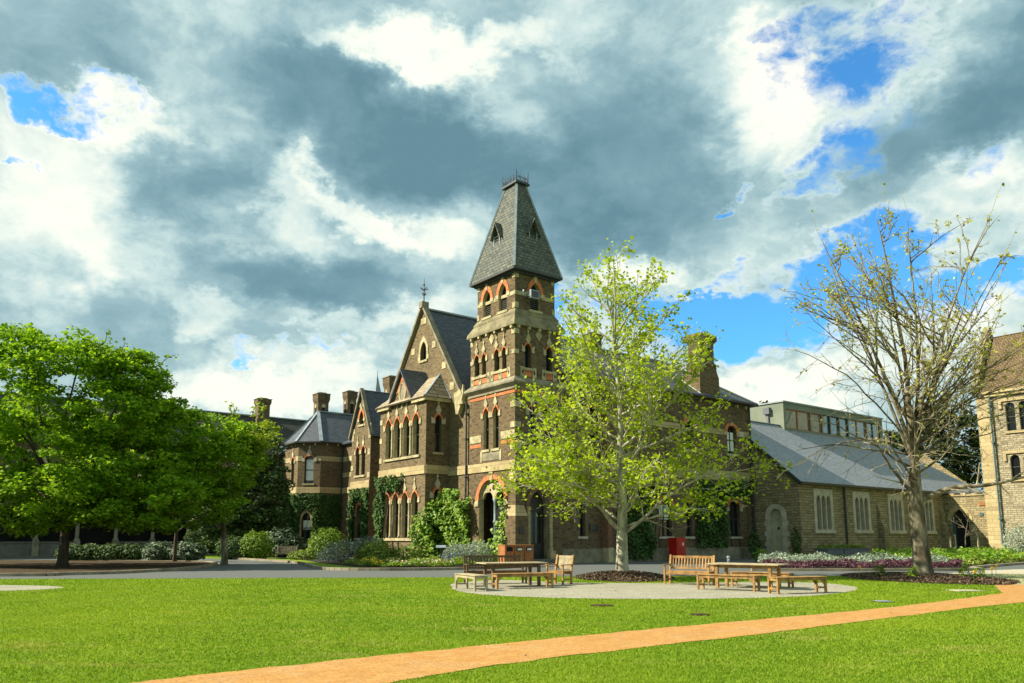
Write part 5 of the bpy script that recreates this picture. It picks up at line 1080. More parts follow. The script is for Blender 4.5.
def bare_tree():
    rng = np.random.default_rng(5); bx, by = 15.45, 29.9
    T = thing('budding_tree', 'large nearly bare tree with thick trunk and sparse yellow buds in the right mulch bed', 'tree', (bx, by, 0))
    trunk = [np.array(p) for p in [(bx, by, -.1), (bx - .02, by, .35), (bx - .03, by, 1.2), (bx - .08, by, 2.4), (bx - .1, by, 3.3), (bx - .02, by, 4.1), (bx + .05, by, 5.2), (bx, by, 6.6)]]; tr = [.46, .35, .30, .275, .26, .18, .12, .08]
    main = []; leads = []; low = []
    for d, L, r, z in (((.02, .05, 1), 10.3, .13, 4.2), ((-.15, -.08, 1), 9.8, .095, 4.0), ((.17, .10, 1), 9.8, .09, 4.5), ((.06, -.22, 1), 9.0, .07, 4.8), ((-.06, .24, 1), 8.8, .07, 4.7), ((-.30, .02, 1), 9.2, .075, 4.2), ((.33, -.05, 1), 8.8, .075, 4.6)):
        main.append(bough(rng, np.array([bx - .03, by, z]), d, L, r, .010, 12, .03, .04))
    prof = lambda z: np.interp(z, [4.5, 6, 8, 10, 11.5, 13, 14.4], [4.2, 4.8, 4.9, 4.3, 3.6, 2.7, 1.6])
    for i in range(88):
        pts, rr = main[i % len(main)]; t = .03 + .93 * ((i * .618) % 1.0); p, d = along(pts, t); a = i * 2.4 + rng.uniform(-.5, .5); el = rng.uniform(.15, .55) + .035 * p[2]; off = np.hypot(p[0] - bx, p[1] - by)
        L = max(.7, (prof(p[2] + .9) - off * .55)) * rng.uniform(.6, 1.05) / math.cos(el) * .9; leads.append(bough(rng, p, (math.cos(a) * math.cos(el), math.sin(a) * math.cos(el), math.sin(el)), L, .012 + .0065 * L, .0085, 9, .2, .12))
    for d, L, r, z in (((.86, -.25, .50), 5.2, .12, 2.9), ((-.80, -.1, .66), 4.0, .08, 3.1), ((-.85, -.35, .62), 4.6, .05, 3.6), ((.9, .2, .5), 4.8, .05, 3.9), ((-.3, -.9, .5), 4.0, .045, 3.7), ((.3, .9, .5), 4.0, .045, 3.6), ((-.9, .2, .7), 4.8, .05, 4.1), ((.85, -.4, .7), 4.8, .05, 4.4), ((-.95, .1, .4), 4.2, .045, 4.6), ((-.9, -.1, .85), 6.0, .045, 5.0), ((-.85, .35, .6), 5.4, .04, 4.8), ((.9, .1, .8), 5.8, .045, 5.2), ((.85, -.4, .55), 5.0, .04, 4.9), ((-.8, -.6, .9), 5.8, .04, 5.6), ((-.95, 0, 1.1), 5.6, .04, 6.0), ((.8, .4, 1.0), 5.4, .04, 5.8)):
        low.append(bough(rng, np.array([bx, by, z]), d, L, r, .010, 11, -.15, .13))
    s0, t0, p0 = ramify(rng, main, 3.0, 5.0, .10, .08, rmin=.0085, lift=.5, spread=(.4, .8), tmin=.3)
    s1, t1, p1 = ramify(rng, leads, 5.2, 4.4, .34, .20, rmin=.0085, lift=.25, spread=(.5, 1.0), tmin=.15)
    s2, t2, p2 = ramify(rng, low, 5.0, 4.2, .30, .18, rmin=.0085, lift=.0, spread=(.5, 1.1), tmin=.15, drop=.22)
    s1 += s0; t1 += t0; p1 = np.concatenate([p0, p1]); leads = leads + main
    limb_mesh('trunk', [([(trunk, tr)], 18), (leads, 8), (low, 8)], 'bare_bark', T, (bx, by, 0)); limb_mesh('twigs', [(s1 + s2, 4), (t1 + t2, 3)], 'twig_bark', T, (bx, by, 0))
    tp = np.concatenate([p1, p2[::3]]); k = rng.uniform(size=len(tp)) < np.interp(tp[:, 2], [3, 8, 14], [.16, .46, .58]); pos = tp[k] + rng.normal(0, .04, (k.sum(), 3))
    leaf_mesh('crown', pos, .13, 'bud_leaf', T, rng, off=(bx, by, 0), aspect=.7)
    k = rng.uniform(size=len(tp)) < .02; q = tp[k] + np.array([0, 0, -.05]); q = np.repeat(q, 3, 0); leaf_mesh('dry_leaves', q, .085, 'seed_ball', T, rng, off=(bx, by, 0), aspect=1.0)
    return len(pos)
print('bare leaves', bare_tree())

def lobed(rng, lobes, nclump, per, cr=.8, flat=.5, inner=.55, zmin=1.6):
    w = np.array([l[3] * l[4] * l[5] for l in lobes]) ** .66; w /= w.sum(); C = []
    for _ in range(nclump):
        l = lobes[rng.choice(len(lobes), p=w)]; d = unit(rng.normal(size=3)); r = rng.uniform(inner ** 2, 1) ** .5
        c = np.array(l[:3]) + d * r * np.array(l[3:]); 
        if c[2] > zmin: C.append(c)
    C = np.array(C); s = cr * rng.uniform(.6, 1.25, len(C)); P = np.repeat(C, per, 0); S = np.repeat(s, per)[:, None]
    g = rng.normal(size=(len(P), 3)); g /= np.linalg.norm(g, axis=1)[:, None]; rad = rng.uniform(0, 1, (len(P), 1)) ** .45
    return P + g * rad * S * np.array([1, 1, flat])
def leafy_tree(name, label, cat, base, lobes, nclump, per, size, leaf, trunk_r, seed, bark='dark_bark', cr=.8, group=None, zmin=1.7, nl=9, strays=0, lean=(0, 0), inner=.55):
    rng = np.random.default_rng(seed); bx, by = base; T = thing(name, label, cat, (bx, by, 0), group=group)
    top = max(lobes, key=lambda l: l[3] * l[4] * l[5]); H = top[2]; mb = MB()
    mb.tube([(bx, by, -.1), (bx, by, .4), (bx + lean[0] * .4, by + lean[1] * .4, 1.6), (bx + lean[0], by + lean[1], H * .55), (top[0], top[1], H)], [trunk_r * 1.4, trunk_r, trunk_r * .85, trunk_r * .6, trunk_r * .25], 12, cap=False)
    for i in range(nl):
        l = lobes[i % len(lobes)]; d = unit(rng.normal(size=3)); e = np.array(l[:3]) + d * np.array(l[3:]) * .7; s = np.array([bx + lean[0] * .7, by + lean[1] * .7, 1.8 + rng.uniform(0, H * .3)]); m = (s + e) / 2 + rng.normal(0, .4, 3)
        if e[2] > 1.5: mb.tube([s, m, e], [trunk_r * .4, trunk_r * .22, .03], 6, cap=False)
    mb.build('trunk', bark, T, (bx, by, 0), smooth=True)
    P = lobed(rng, lobes, nclump, per, cr, zmin=zmin, inner=inner); P = P[P[:, 2] > .1]; leaf_mesh('crown', P, size, leaf, T, rng, up=.8, off=(bx, by, 0), aspect=.8)
    if strays:
        br = []; tp = []
        for i in range(strays):
            l = lobes[rng.integers(len(lobes))]; d = unit(rng.normal(size=3) * (1, 1, .6) + (0, 0, .8)); p = np.array(l[:3]) + d * np.array(l[3:]) * .9; b = bough(rng, p, unit(d + (0, 0, .3)), rng.uniform(.8, 1.7), .03, .012, 5, .1, .25); br.append(b); tp += b[0][1:]
        limb_mesh('twigs', [(br, 4)], bark, T, (bx, by, 0)); q = np.repeat(np.array(tp), 5, 0); q = q + rng.normal(0, .14, q.shape); leaf_mesh('crown', q, size, leaf, T, rng, off=(bx, by, 0), aspect=.8)
    return T
leafy_tree('shade_tree', 'large dense green tree at the left edge, broad crown hanging low over the garden bed', 'tree', (-22.9, 40.5), [(-26.5, 40, 6.6, 5.0, 4.2, 4.9), (-22.0, 39.8, 6.6, 4.2, 3.8, 4.5), (-24.0, 39.5, 9.2, 4.0, 3.4, 2.6), (-20.2, 40.5, 8.6, 2.6, 2.6, 2.4), (-30, 41, 6, 4, 4, 4.4), (-25.6, 39.5, 11.3, 1.5, 1.5, 1.1), (-22.6, 39.5, 11.2, 1.3, 1.3, .9), (-20.0, 40, 9.9, 1.6, 1.5, 1.4), (-18.6, 40, 7.4, 1.5, 1.5, 1.3), (-19.6, 40, 4.6, 2.6, 2.8, 2.6), (-23, 37.6, 4.2, 4.6, 2.2, 2.4), (-25, 39, 3.4, 7, 3, 1.7), (-19, 39.4, 3.4, 3.4, 2.6, 1.6)], 760, 105, .20, 'elm_leaf', .26, 31, inner=.78, cr=.72, strays=26)
leafy_tree('shade_tree', 'smaller dark green tree with a bright loose right-hand branch, in front of the slate-roofed arcade', 'tree', (-16.4, 45.3), [(-19.2, 43.6, 5.6, 3.4, 3.0, 3.6), (-16.6, 44.2, 6.0, 2.2, 2.6, 2.3), (-18.0, 42.8, 3.6, 3.6, 2.0, 1.8), (-21.5, 43.5, 6.3, 2.6, 2.4, 2.6)], 360, 100, .19, 'elm_leaf', .17, 32, inner=.75, cr=.68, bark='bare_bark', strays=10, lean=(-.2, -.1))
leafy_tree('shade_tree', 'light green loose-branched tree top beneath the leftmost chimney', 'tree', (-20.6, 48.5), [(-15.9, 46.6, 7.6, 1.9, 1.6, 1.2), (-16.8, 46.8, 6.6, 1.7, 1.6, 1.3), (-15.2, 46.4, 6.6, .9, 1.2, 1.0)], 75, 42, .20, 'lime_leaf', .12, 33, strays=12, cr=.55)
leafy_tree('camellia_tree', 'tall dark glossy evergreen tree beside the pavilion', 'tree', (-20.8, 61.5), [(-20.5, 61.3, 4.6, 2.5, 2.0, 4.6), (-19.9, 61, 8.6, 1.6, 1.6, 1.8), (-22.4, 61.0, 3.6, 2.2, 1.8, 3.2), (-18.9, 61, 4.6, 1.3, 1.3, 3.2)], 330, 60, .26, 'camellia_leaf', .2, 34, cr=.75, zmin=.6)
leafy_tree('dark_tree', 'dark evergreen tree rising behind the slate roof, left of the chapel', 'tree', (50, 90), [(47.5, 90, 11, 5, 4, 5), (51, 91, 12.5, 4.6, 4, 5), (54, 92, 10, 5, 4, 6), (44.5, 91, 8, 4, 4, 4)], 300, 55, .42, 'dark_tree_leaf', .5, 35, cr=1.3)
leafy_tree('dark_tree', 'small dark treetop showing between the brick wing and the rooftop pavilion', 'tree', (26.8, 84), [(26.6, 84, 13.2, 1.9, 1.8, 3.2), (26, 84, 9, 3, 3, 4)], 90, 45, .36, 'dark_tree_leaf', .3, 36, cr=.9)

def shrub(name, label, cat, c, lobes, n, size, leaf, seed, group=None, up=.5, stems=7, shell=.6, aspect=.62, spiky=False):
    rng = np.random.default_rng(seed); T = thing(name, label, cat, (*c, 0), group=group); mb = MB()
    for i in range(stems):
        l = lobes[i % len(lobes)]; d = unit(rng.normal(size=3)); e = (c[0] + l[0] + d[0] * l[3] * .5, c[1] + l[1] + d[1] * l[4] * .5, max(.2, l[2] + d[2] * l[5] * .4)); mb.tube([(c[0] + rng.uniform(-.15, .15), c[1] + rng.uniform(-.1, .1), -.03), ((c[0] + e[0]) / 2, (c[1] + e[1]) / 2, e[2] * .6), e], [.035, .025, .012], 5, cap=False)
    mb.build('stems', 'dark_bark', T, (*c, 0))
    w = np.array([l[3] * l[4] * l[5] for l in lobes]) ** .66; w /= w.sum(); idx = rng.choice(len(lobes), n, p=w); Lb = np.array(lobes)[idx]
    d = rng.normal(size=(n, 3)); d /= np.linalg.norm(d, axis=1)[:, None]
    bump_ = 1 + .10 * np.sin(d[:, 0] * 7 + seed) * np.cos(d[:, 1] * 6 + 1) + .07 * np.sin(d[:, 2] * 11 + d[:, 0] * 9)
    r = rng.uniform(shell ** 2, 1, n) ** .5 * bump_; P = Lb[:, :3] + d * r[:, None] * Lb[:, 3:] + np.array([*c, 0]); k = P[:, 2] > .06
    leaf_mesh('foliage', P[k], size, leaf, T, rng, up=up, off=(*c, 0), aspect=aspect, nrm=d[k] * (0 if spiky else .8)); return T
def at(px, Y): return ((px - 512) / 791 * Y, Y)
shrub('round_shrub', 'clipped round bright yellow-green shrub at the left end of the garden lawn', 'shrub', at(257, 56), [(0, 0, .95, 1.2, 1.1, 1.1)], 4200, .13, 'box_leaf', 41)
shrub('rhododendron', 'broad-leaved shrub with pale green leaves just behind the garden bench', 'shrub', at(284, 59.5), [(-.3, 0, 1.1, 1.3, .9, 1.2), (.6, 0, .9, 1.0, .8, .9)], 2600, .22, 'pale_leaf', 42)
shrub('round_shrub', 'large dome of light green clipped foliage right of the garden bench', 'shrub', at(327, 53.5), [(0, 0, .95, 1.35, 1.2, 1.25)], 4600, .13, 'box_leaf', 43)
shrub('low_shrub', 'low green mounded plant in front of the pavilion window', 'shrub', at(305, 53.5), [(0, 0, .3, 1.2, .6, .42)], 1500, .12, 'bed_leaf', 44)
shrub('lavender_bush', 'grey-blue feathery lavender bush sprawling beside the dome shrub', 'shrub', at(352, 48.5), [(-.3, 0, .65, 1.5, .9, .75), (.9, 0, .8, 1.0, .8, .8), (-1.4, .2, .35, .9, .6, .5)], 4200, .15, 'lavender_leaf', 45, aspect=.22, spiky=True)
shrub('silver_bush', 'pale silver-grey bush below the porch arch, nearest the bins', 'shrub', at(477, 42.6), [(0, 0, .65, .85, .7, .7), (-.6, .2, .5, .7, .6, .6)], 3600, .13, 'silver_leaf', 46, aspect=.25, spiky=True)
shrub('silver_bush', 'smaller silver-grey bush to the left of the other one, under the wide climber', 'shrub', at(456, 43.2), [(0, 0, .6, .7, .6, .62)], 2400, .13, 'silver_leaf', 47, aspect=.25, spiky=True)
shrub('bed_shrub', 'leafy olive-green perennial clump under the four bay windows', 'shrub', at(395, 45.0), [(-.9, 0, .6, 1.1, .7, .7), (.6, 0, .5, 1.1, .6, .6)], 3400, .13, 'bed_leaf', 48)
shrub('bed_shrub', 'brownish-green perennial clump between the lavender and the bay', 'shrub', at(373, 46.5), [(0, 0, .6, 1.1, .7, .75)], 2400, .13, 'ground_leaf', 49)
# variegated hedge under the left trees, built as separate bushes
for i, px in enumerate((72, 92, 112, 132)):
    shrub('hedge_bush', 'dark green low bush in the row along the arcade', 'shrub', at(px, 50.5), [(0, 0, .55, .95, .7, .62)], 1300, .17, 'camellia_leaf', 50 + i, group='dark bushes in front of the arcade')
shrub('hedge_bush', 'bush with white-edged leaves at the right end of the arcade row', 'shrub', at(188, 50), [(0, 0, .6, 1.2, .8, .62)], 2000, .2, 'pale_leaf', 55)
shrub('hedge_bush', 'pale variegated bush second from the right end of the arcade row', 'shrub', at(160, 50.2), [(0, 0, .6, 1.1, .8, .66)], 1900, .19, 'pale_leaf', 56)
shrub('slender_shrub', 'thin upright shrub rising above the variegated bushes', 'shrub', at(193, 50.8), [(0, 0, 1.3, .55, .5, 1.0)], 700, .16, 'camellia_leaf', 57)
shrub('hedge_bush', 'dark bush under the slender trunk right of the arcade row', 'shrub', at(232, 56), [(0, 0, .8, 1.1, .8, .9)], 1600, .17, 'camellia_leaf', 58)
shrub('feathery_bush', 'grey-green feathery bush against the sunlit chapel wall at the right edge', 'shrub', (34.5, 53), [(0, 0, 1.2, 1.6, 1.2, 1.3)], 3600, .16, 'silver_leaf', 59, aspect=.3)
shrub('strappy_plant', 'spiky light green plant at the foot of the stone doorway wall', 'plant', at(760, 49), [(0, 0, .4, .35, .3, .45)], 160, .55, 'climber_leaf', 60, aspect=.12, spiky=True, up=1.5)
shrub('wall_plant', 'thin dark shrub with white flowers beside the pale arched door', 'plant', (19.7, 54.9), [(0, 0, 1.3, .35, .3, 1.1)], 520, .15, 'ivy_leaf', 61)
shrub('wall_plant', 'slim dark shrub at the corner of brick wing and stone wall', 'plant', (17.5, 57.2), [(0, 0, 1.1, .5, .3, 1.1)], 700, .15, 'ivy_leaf', 62)

def wall_climber(name, label, fr, regions, dens, size, leaf, seed, thick=.16, holes=(), cat='climbing plant', stem=None):
    """leaves spread over parts of a wall, with woody stems behind them"""
    rng = np.random.default_rng(seed); A = []
    for (a0, a1, z0, z1) in regions:
        n = int((a1 - a0) * (z1 - z0) * dens); a = rng.uniform(a0 - .12, a1 + .12, n); z = rng.uniform(z0 - .05, z1 + .15, n)
        edge = np.minimum.reduce([a - a0, a1 - a, z1 - z]); nz = .22 * np.sin(a * 5.1 + seed) * np.sin(z * 4.3) + .16 * np.sin(a * 11 + z * 9); k = edge + nz > -.02
        for (h0, h1, g0, g1) in holes: k &= ~((a > h0) & (a < h1) & (z > g0) & (z < g1))
        a, z = a[k], z[k]; e = .05 + thick * rng.uniform(.2, 1, len(a)) * (1 + .5 * np.sin(a * 3 + z * 2.3)); A.append(np.stack([a, z, e], 1))
    A = np.concatenate(A); P = np.array([W(*fr.P(*r)) for r in A]); c0 = regions[0]; bs = W(*fr.P((c0[0] + c0[1]) / 2, 0, .1)); bs.z = 0
    T = thing(name, label, cat, bs); nn = W(fr.n[0], fr.n[1]) - W(0, 0); nrm = np.array([nn.x, nn.y, .35])
    leaf_mesh('foliage', P, size, leaf, T, rng, up=.1, off=tuple(bs), nrm=np.tile(nrm * .9, (len(P), 1)), aspect=.85); mb = MB()
    for (a0, a1, z0, z1) in regions[:3]:
        for j in range(3):
            aa = a0 + (a1 - a0) * (j + .5) / 3; pts = [W(*fr.P(aa + .15 * math.sin(z * 2 + j), z, .04)) for z in np.linspace(0, max(z1 * .85, .5), 7)]; mb.tube(pts, np.linspace(.05, .015, 7), 5, cap=False)
    mb.build('stems', 'dark_bark', T, tuple(bs)); return T
PV = Fr(-.3, 34.4, 0, -1); PV2 = Fr(-.3, 31.5, 1.5, -1.5); PV3 = Fr(1.2, 30, 1, 0); SGF = Fr(.8, 22.97, 0, -1); BFF = Fr(-1.77, 13.2, 0, -1); GLF = Fr(0, 15.4, 0, -1); BSF = Fr(-1.77, 7.02, 1, 0); TLF = Fr(0, 4.6, 0, -1); WFF = Fr(3.6, .3, 1, 0)
wall_climber('ivy', 'dark ivy covering the narrow left side of the pavilion ground floor', PV, [(0, 2.9, 0, 5.3)], 300, .2, 'ivy_leaf', 71)
wall_climber('ivy', 'dark ivy around the arched window of the pavilion front', PV2, [(0, 2.12, 0, 5.3)], 300, .2, 'ivy_leaf', 72, holes=[(.42, 1.54, .6, 4.0)])
wall_climber('ivy', 'dark ivy filling the wall between pavilion and small gable', PV3, [(0, 2.1, 0, 5.25)], 300, .2, 'ivy_leaf', 73)
wall_climber('ivy', 'ivy with a window gap on the ground floor of the small gable', SGF, [(0, 3.3, 0, 5.25)], 300, .19, 'ivy_leaf', 74, holes=[(1.0, 2.25, 0, 4.35)])
wall_climber('ivy', 'ivy column and its top arm framing the left side of the four bay windows', BFF, [(-.05, 1.05, 0, 5.5), (1.0, 3.4, 4.65, 5.55)], 300, .18, 'ivy_leaf', 75, thick=.3)
wall_climber('ivy', 'thick dark creeper on the brick wing behind the plane tree', WFF, [(5.0, 8.0, .2, 5.6), (8.0, 9.0, 4.4, 5.7)], 190, .19, 'ivy_leaf', 76, thick=.3)
wall_climber('ivy', 'thick dark creeper between the windows right of the red cabinet', WFF, [(12.4, 15.8, .9, 5.5), (15.8, 18.9, 4.6, 5.7)], 190, .19, 'ivy_leaf', 77, thick=.3)
wall_climber('bright_climber', 'sunny yellow-green climber on the near corner of the bay', Fr(-2.0, 7.9, .9, -1.4), [(-.1, 1.6, 0, 2.3), (.3, 1.5, 2.2, 3.1), (.9, 1.4, 3.0, 3.7)], 260, .19, 'climber_leaf', 78, thick=.5)
wall_climber('bright_climber', 'broad leafy green climber filling the angle between bay and tower', Fr(-.6, 6.9, .25, -1), [(-.2, 2.6, 0, 3.8), (.2, 1.9, 3.7, 4.4)], 300, .2, 'climber_leaf', 79, thick=.6)
wall_climber('bright_climber', 'narrow bright climber at the right side of the porch arch', TLF, [(3.3, 4.1, 0, 2.3), (3.55, 4.0, 2.2, 4.3), (1.4, 3.3, 0, 1.3)], 190, .19, 'climber_leaf', 80, thick=.4)

# planting strips: nobody could count these plants
def strip(name, poly, n, h, size, leaf, seed, aspect=.5, up=.6, z0=.08, lump=2.0):
    rng = np.random.default_rng(seed); xs = [p[0] for p in poly]; ys = [p[1] for p in poly]; X = rng.uniform(min(xs), max(xs), n * 3); Y = rng.uniform(min(ys), max(ys), n * 3); k = inside(poly, X, Y); X, Y = X[k][:n], Y[k][:n]
    hh = h * (.65 + .35 * np.sin(X * lump + seed) * np.cos(Y * lump * .8) + .15 * np.sin(X * lump * 2.7 + Y)); Z = z0 + hh * rng.uniform(.15, 1, len(X)) ** .7
    return tag(leaf_mesh(name, np.stack([X, Y, Z], 1), size, leaf, None, rng, up=up, aspect=aspect), kind='stuff')
strip('silver_ground_cover', [(12.6, 39.6), (22.2, 39.8), (23.2, 42.0), (15.0, 46), (13.6, 44)], 13000, .62, .13, 'silver_leaf', 81, .4)
strip('purple_ground_cover', [(11.7, 37.0), (21.0, 37.3), (22.4, 39.4), (12.3, 39.3)], 8000, .42, .13, 'purple_leaf', 82, .5)
strip('green_ground_cover', [(21.5, 41.5), (25.5, 43), (33, 50), (40, 57), (38, 62), (26, 56.5), (22.5, 50)], 13000, .75, .24, 'climber_leaf', 83, .5)
strip('olive_ground_cover', [(21.8, 38.4), (24.6, 41.7), (33, 49.8), (37, 53.5), (33, 53), (22, 43)], 6000, .35, .2, 'ground_leaf', 84, .5)
strip('green_ground_cover', [(16.4, 50), (22.3, 52), (22, 55.5), (19, 56)], 900, .4, .18, 'bed_leaf', 85, .5)
strip('flower_foliage', [(-9.2, 43), (-7.4, 40.2), (-5.1, 39.3), (-2.8, 40.1), (-1.5, 41.5), (-1.8, 43.5), (-8.5, 46)], 9000, .42, .12, 'bed_leaf', 86, .5)
strip('flower_foliage', [(-8.0, 41.3), (-7.0, 39.9), (-5.1, 39.1), (-3.0, 39.9), (-2.0, 41), (-5, 40.6)], 2600, .30, .11, 'climber_leaf', 87, .5)
strip('yellow_flowers', [(-7.9, 40.6), (-7.1, 39.7), (-6.3, 39.6), (-6.8, 41)], 80, .38, .10, 'yellow_petal', 88, .9, z0=.2); strip('mixed_flowers', [(-6.6, 40), (-5.1, 39.2), (-3.0, 39.9), (-3.2, 41)], 130, .40, .10, 'mixed_petal', 89, .9, z0=.15); strip('blue_flowers', [(-3.9, 41.8), (-2.6, 41.4), (-2.3, 42.4), (-3.6, 43)], 45, .5, .085, 'blue_petal', 90, .9, z0=.3); strip('white_flowers', [(-6.8, 40), (-5.1, 39.1), (-2.6, 40), (-3.2, 41)], 90, .38, .09, 'white_petal', 91, .9, z0=.15)
for i, (x, y) in enumerate(((14.4, 28.6), (16.6, 28.3), (16.2, 28.5), (13.6, 29.5))):
    shrub('bulb_clump', ('tuft of grey-green bulb leaves left of the big trunk', 'tuft of grey-green bulb leaves right of the big trunk', 'second tuft of bulb leaves right of the big trunk, nearer it', 'small tuft of bulb leaves furthest left in the right mulch bed')[i], 'plant', (x, y), [(0, 0, .26, .2, .2, .24)], 90, .34, 'box_leaf', 95 + i, aspect=.12, spiky=True, up=1.6, stems=1)
for i, (x, y) in enumerate(((12.9, 29.6), (17.6, 29.2), (17.2, 28.6), (15.0, 25.9), (19.2, 31.6))):
    T = thing('daffodil', ('yellow daffodil at the left end of the right mulch bed', 'yellow daffodil furthest back right of the big trunk', 'yellow daffodil just right of the big trunk', 'yellow daffodil at the near edge of the right mulch bed', 'yellow daffodil at the far right of the mulch bed')[i], 'flower', (x, y, .05)); mb = MB(); mb.tube([(0, 0, 0), (.01, 0, .2), (.0, -.02, .36)], [.008, .007, .006], 5); mb.build('stem', 'box_leaf', T)
    mb = MB(); n = 6
    for k in range(n): a = k * math.pi / 3; b = a + .4; c = a - .4; mb.face([(0, -.02, .37), (.035 * math.cos(b), -.05, .37 + .035 * math.sin(b)), (.07 * math.cos(a), -.05, .37 + .07 * math.sin(a)), (.035 * math.cos(c), -.05, .37 + .035 * math.sin(c))])
    mb.tube([(0, -.03, .37), (0, -.10, .37)], [.03, .045], 10); mb.build('bloom', 'yellow_petal', T)
# small staked tree by the arch
rng = np.random.default_rng(3); sx, sy = 33.9, 59.5; T = thing('young_tree', 'thin bare young tree staked in front of the arched doorway', 'tree', (sx, sy, 0)); st = bough(rng, (sx, sy, 0), (0, 0, 1), 3.2, .05, .02, 6, 0, .05); br = [bough(rng, st[0][3 + i % 3], unit(np.array([math.cos(i * 2.1), math.sin(i * 2.1), .9])), 1.3, .03, .012, 5, .1, .15) for i in range(7)]; s_, t_, p_ = ramify(rng, br, 6, 4, .4, .25); limb_mesh('trunk', [([st], 8), (br, 5)], 'bare_bark', T, (sx, sy, 0)); limb_mesh('twigs', [(s_, 3), (t_, 3)], 'bare_bark', T, (sx, sy, 0)); leaf_mesh('crown', p_[::3], .1, 'seed_ball', T, rng, off=(sx, sy, 0))
for i, dx in enumerate((-1.1, -.75, .95)):
    mb = MB(); mb.bar((0, 0, -.05), (0, 0, 1.75 if i else 1.6), .09, .09); o = mb.build('tree_stake', 'teak_pale'); o.location = (sx + dx, sy - .3, 0); tag(o, ('leftmost pale timber stake beside the young bare tree', 'middle pale timber stake of the three by the young bare tree', 'rightmost pale timber stake by the young bare tree')[i], 'stake', 'tree stakes')

# ------------------------------------------------------------------ garden furniture
def legs4(T, L, D, h, s, m):
    for sx in (-1, 1):
        for sy in (-1, 1):
            mb = MB(); x, y = sx * (L / 2 - s / 2), sy * (D / 2 - s / 2); mb.box(x - s / 2, x + s / 2, y - s / 2, y + s / 2, 0, h); mb.build('leg', m, T, bevel=.004)
def slats(mb, L, D, z, n, t=.022, gap=.012):
    w = (D - gap * (n - 1)) / n
    for i in range(n): y = -D / 2 + i * (w + gap); mb.box(-L / 2, L / 2, y, y + w, z - t, z)
def backless(label, loc, yaw, L, m, group=None, D=.42, h=.45):
    T = thing('backless_bench', label, 'bench', (*loc, 0), RAD(yaw), group); legs4(T, L, D, h - .024, .06, m)
    mb = MB(); slats(mb, L + .02, D + .02, h, 5); mb.build('seat', m, T, bevel=.003)
    mb = MB(); [mb.box(-L / 2 + .06, L / 2 - .06, s * (D / 2 - .03) - .012, s * (D / 2 - .03) + .012, h - .10, h - .026) for s in (-1, 1)]; [mb.box(s * (L / 2 - .03) - .012, s * (L / 2 - .03) + .012, -D / 2 + .06, D / 2 - .06, h - .10, h - .026) for s in (-1, 1)]; mb.build('seat_frame', m, T)
    for s in (-1, 1):
        mb = MB(); mb.box(s * (L / 2 - .03) - .014, s * (L / 2 - .03) + .014, -D / 2 + .06, D / 2 - .06, .12, .17); mb.build('stretcher', m, T)
        for k in (-1, 1): mb = MB(); y = s * (D / 2 - .03); x = k * (L / 2 - .06); mb.prism([(x, y - .012, h - .1), (x - k * .12, y - .012, h - .1), (x, y - .012, h - .24)], (0, .024, 0)); mb.build('brace', m, T)
    return T
def garden_bench(name, label, cat, loc, yaw, L, m, group=None, D=.50, bm=None, vertical=True):
    T = thing(name, label, cat, (*loc, 0), RAD(yaw), group); s = .06; bm = bm or m
    for sx in (-1, 1):
        x = sx * (L / 2 - s / 2)
        mb = MB(); mb.box(x - s / 2, x + s / 2, -D / 2, -D / 2 + s, 0, .62); mb.build('leg', m, T, bevel=.004)
        mb = MB(); mb.prism([(x - s / 2, D / 2 - s, 0), (x - s / 2, D / 2, 0), (x - s / 2, D / 2, .42), (x - s / 2, D / 2 + .12, .93), (x - s / 2, D / 2 + .07, .95), (x - s / 2, D / 2 - s, .42)], (s, 0, 0)); mb.build('leg', m, T, bevel=.004)
        mb = MB(); mb.box(x - .04, x + .04, -D / 2 - .03, D / 2 + .02, .62, .65); mb.build('armrest', m, T, bevel=.006); mb = MB(); mb.box(x - .014, x + .014, -D / 2 + s, D / 2 - s, .14, .19); mb.build('stretcher', m, T)
    mb = MB(); slats(mb, L - .02, D - .04, .44, 6); mb.build('seat', m, T, bevel=.003); mb = MB(); [mb.box(-L / 2 + s, L / 2 - s, y - .013, y + .013, .33, .416) for y in (-D / 2 + .03, D / 2 - .03)]; mb.build('seat_frame', m, T)
    mb = MB(); b = lambda z: D / 2 + (z - .42) * .235; top = .90
    mb.bar((-L / 2 + s, b(.88) - .0, .885), (L / 2 - s, b(.88), .885), .03, .075); mb.bar((-L / 2 + s, b(.52), .52), (L / 2 - s, b(.52), .52), .03, .05)
    if vertical:
        n = int((L - .2) / .095)
        for i in range(n): x = -L / 2 + s + .05 + (L - 2 * s - .1) * i / (n - 1); mb.bar((x, b(.54), .54), (x, b(.86), .86), .045, .014)
    else:
        n = int((L - .12) / .045)
        for i in range(n): x = -L / 2 + s + .02 + (L - 2 * s - .04) * i / (n - 1); mb.bar((x, b(.54), .54), (x, b(.86), .86), .034, .014)
    mb.build('backrest', bm, T); return T
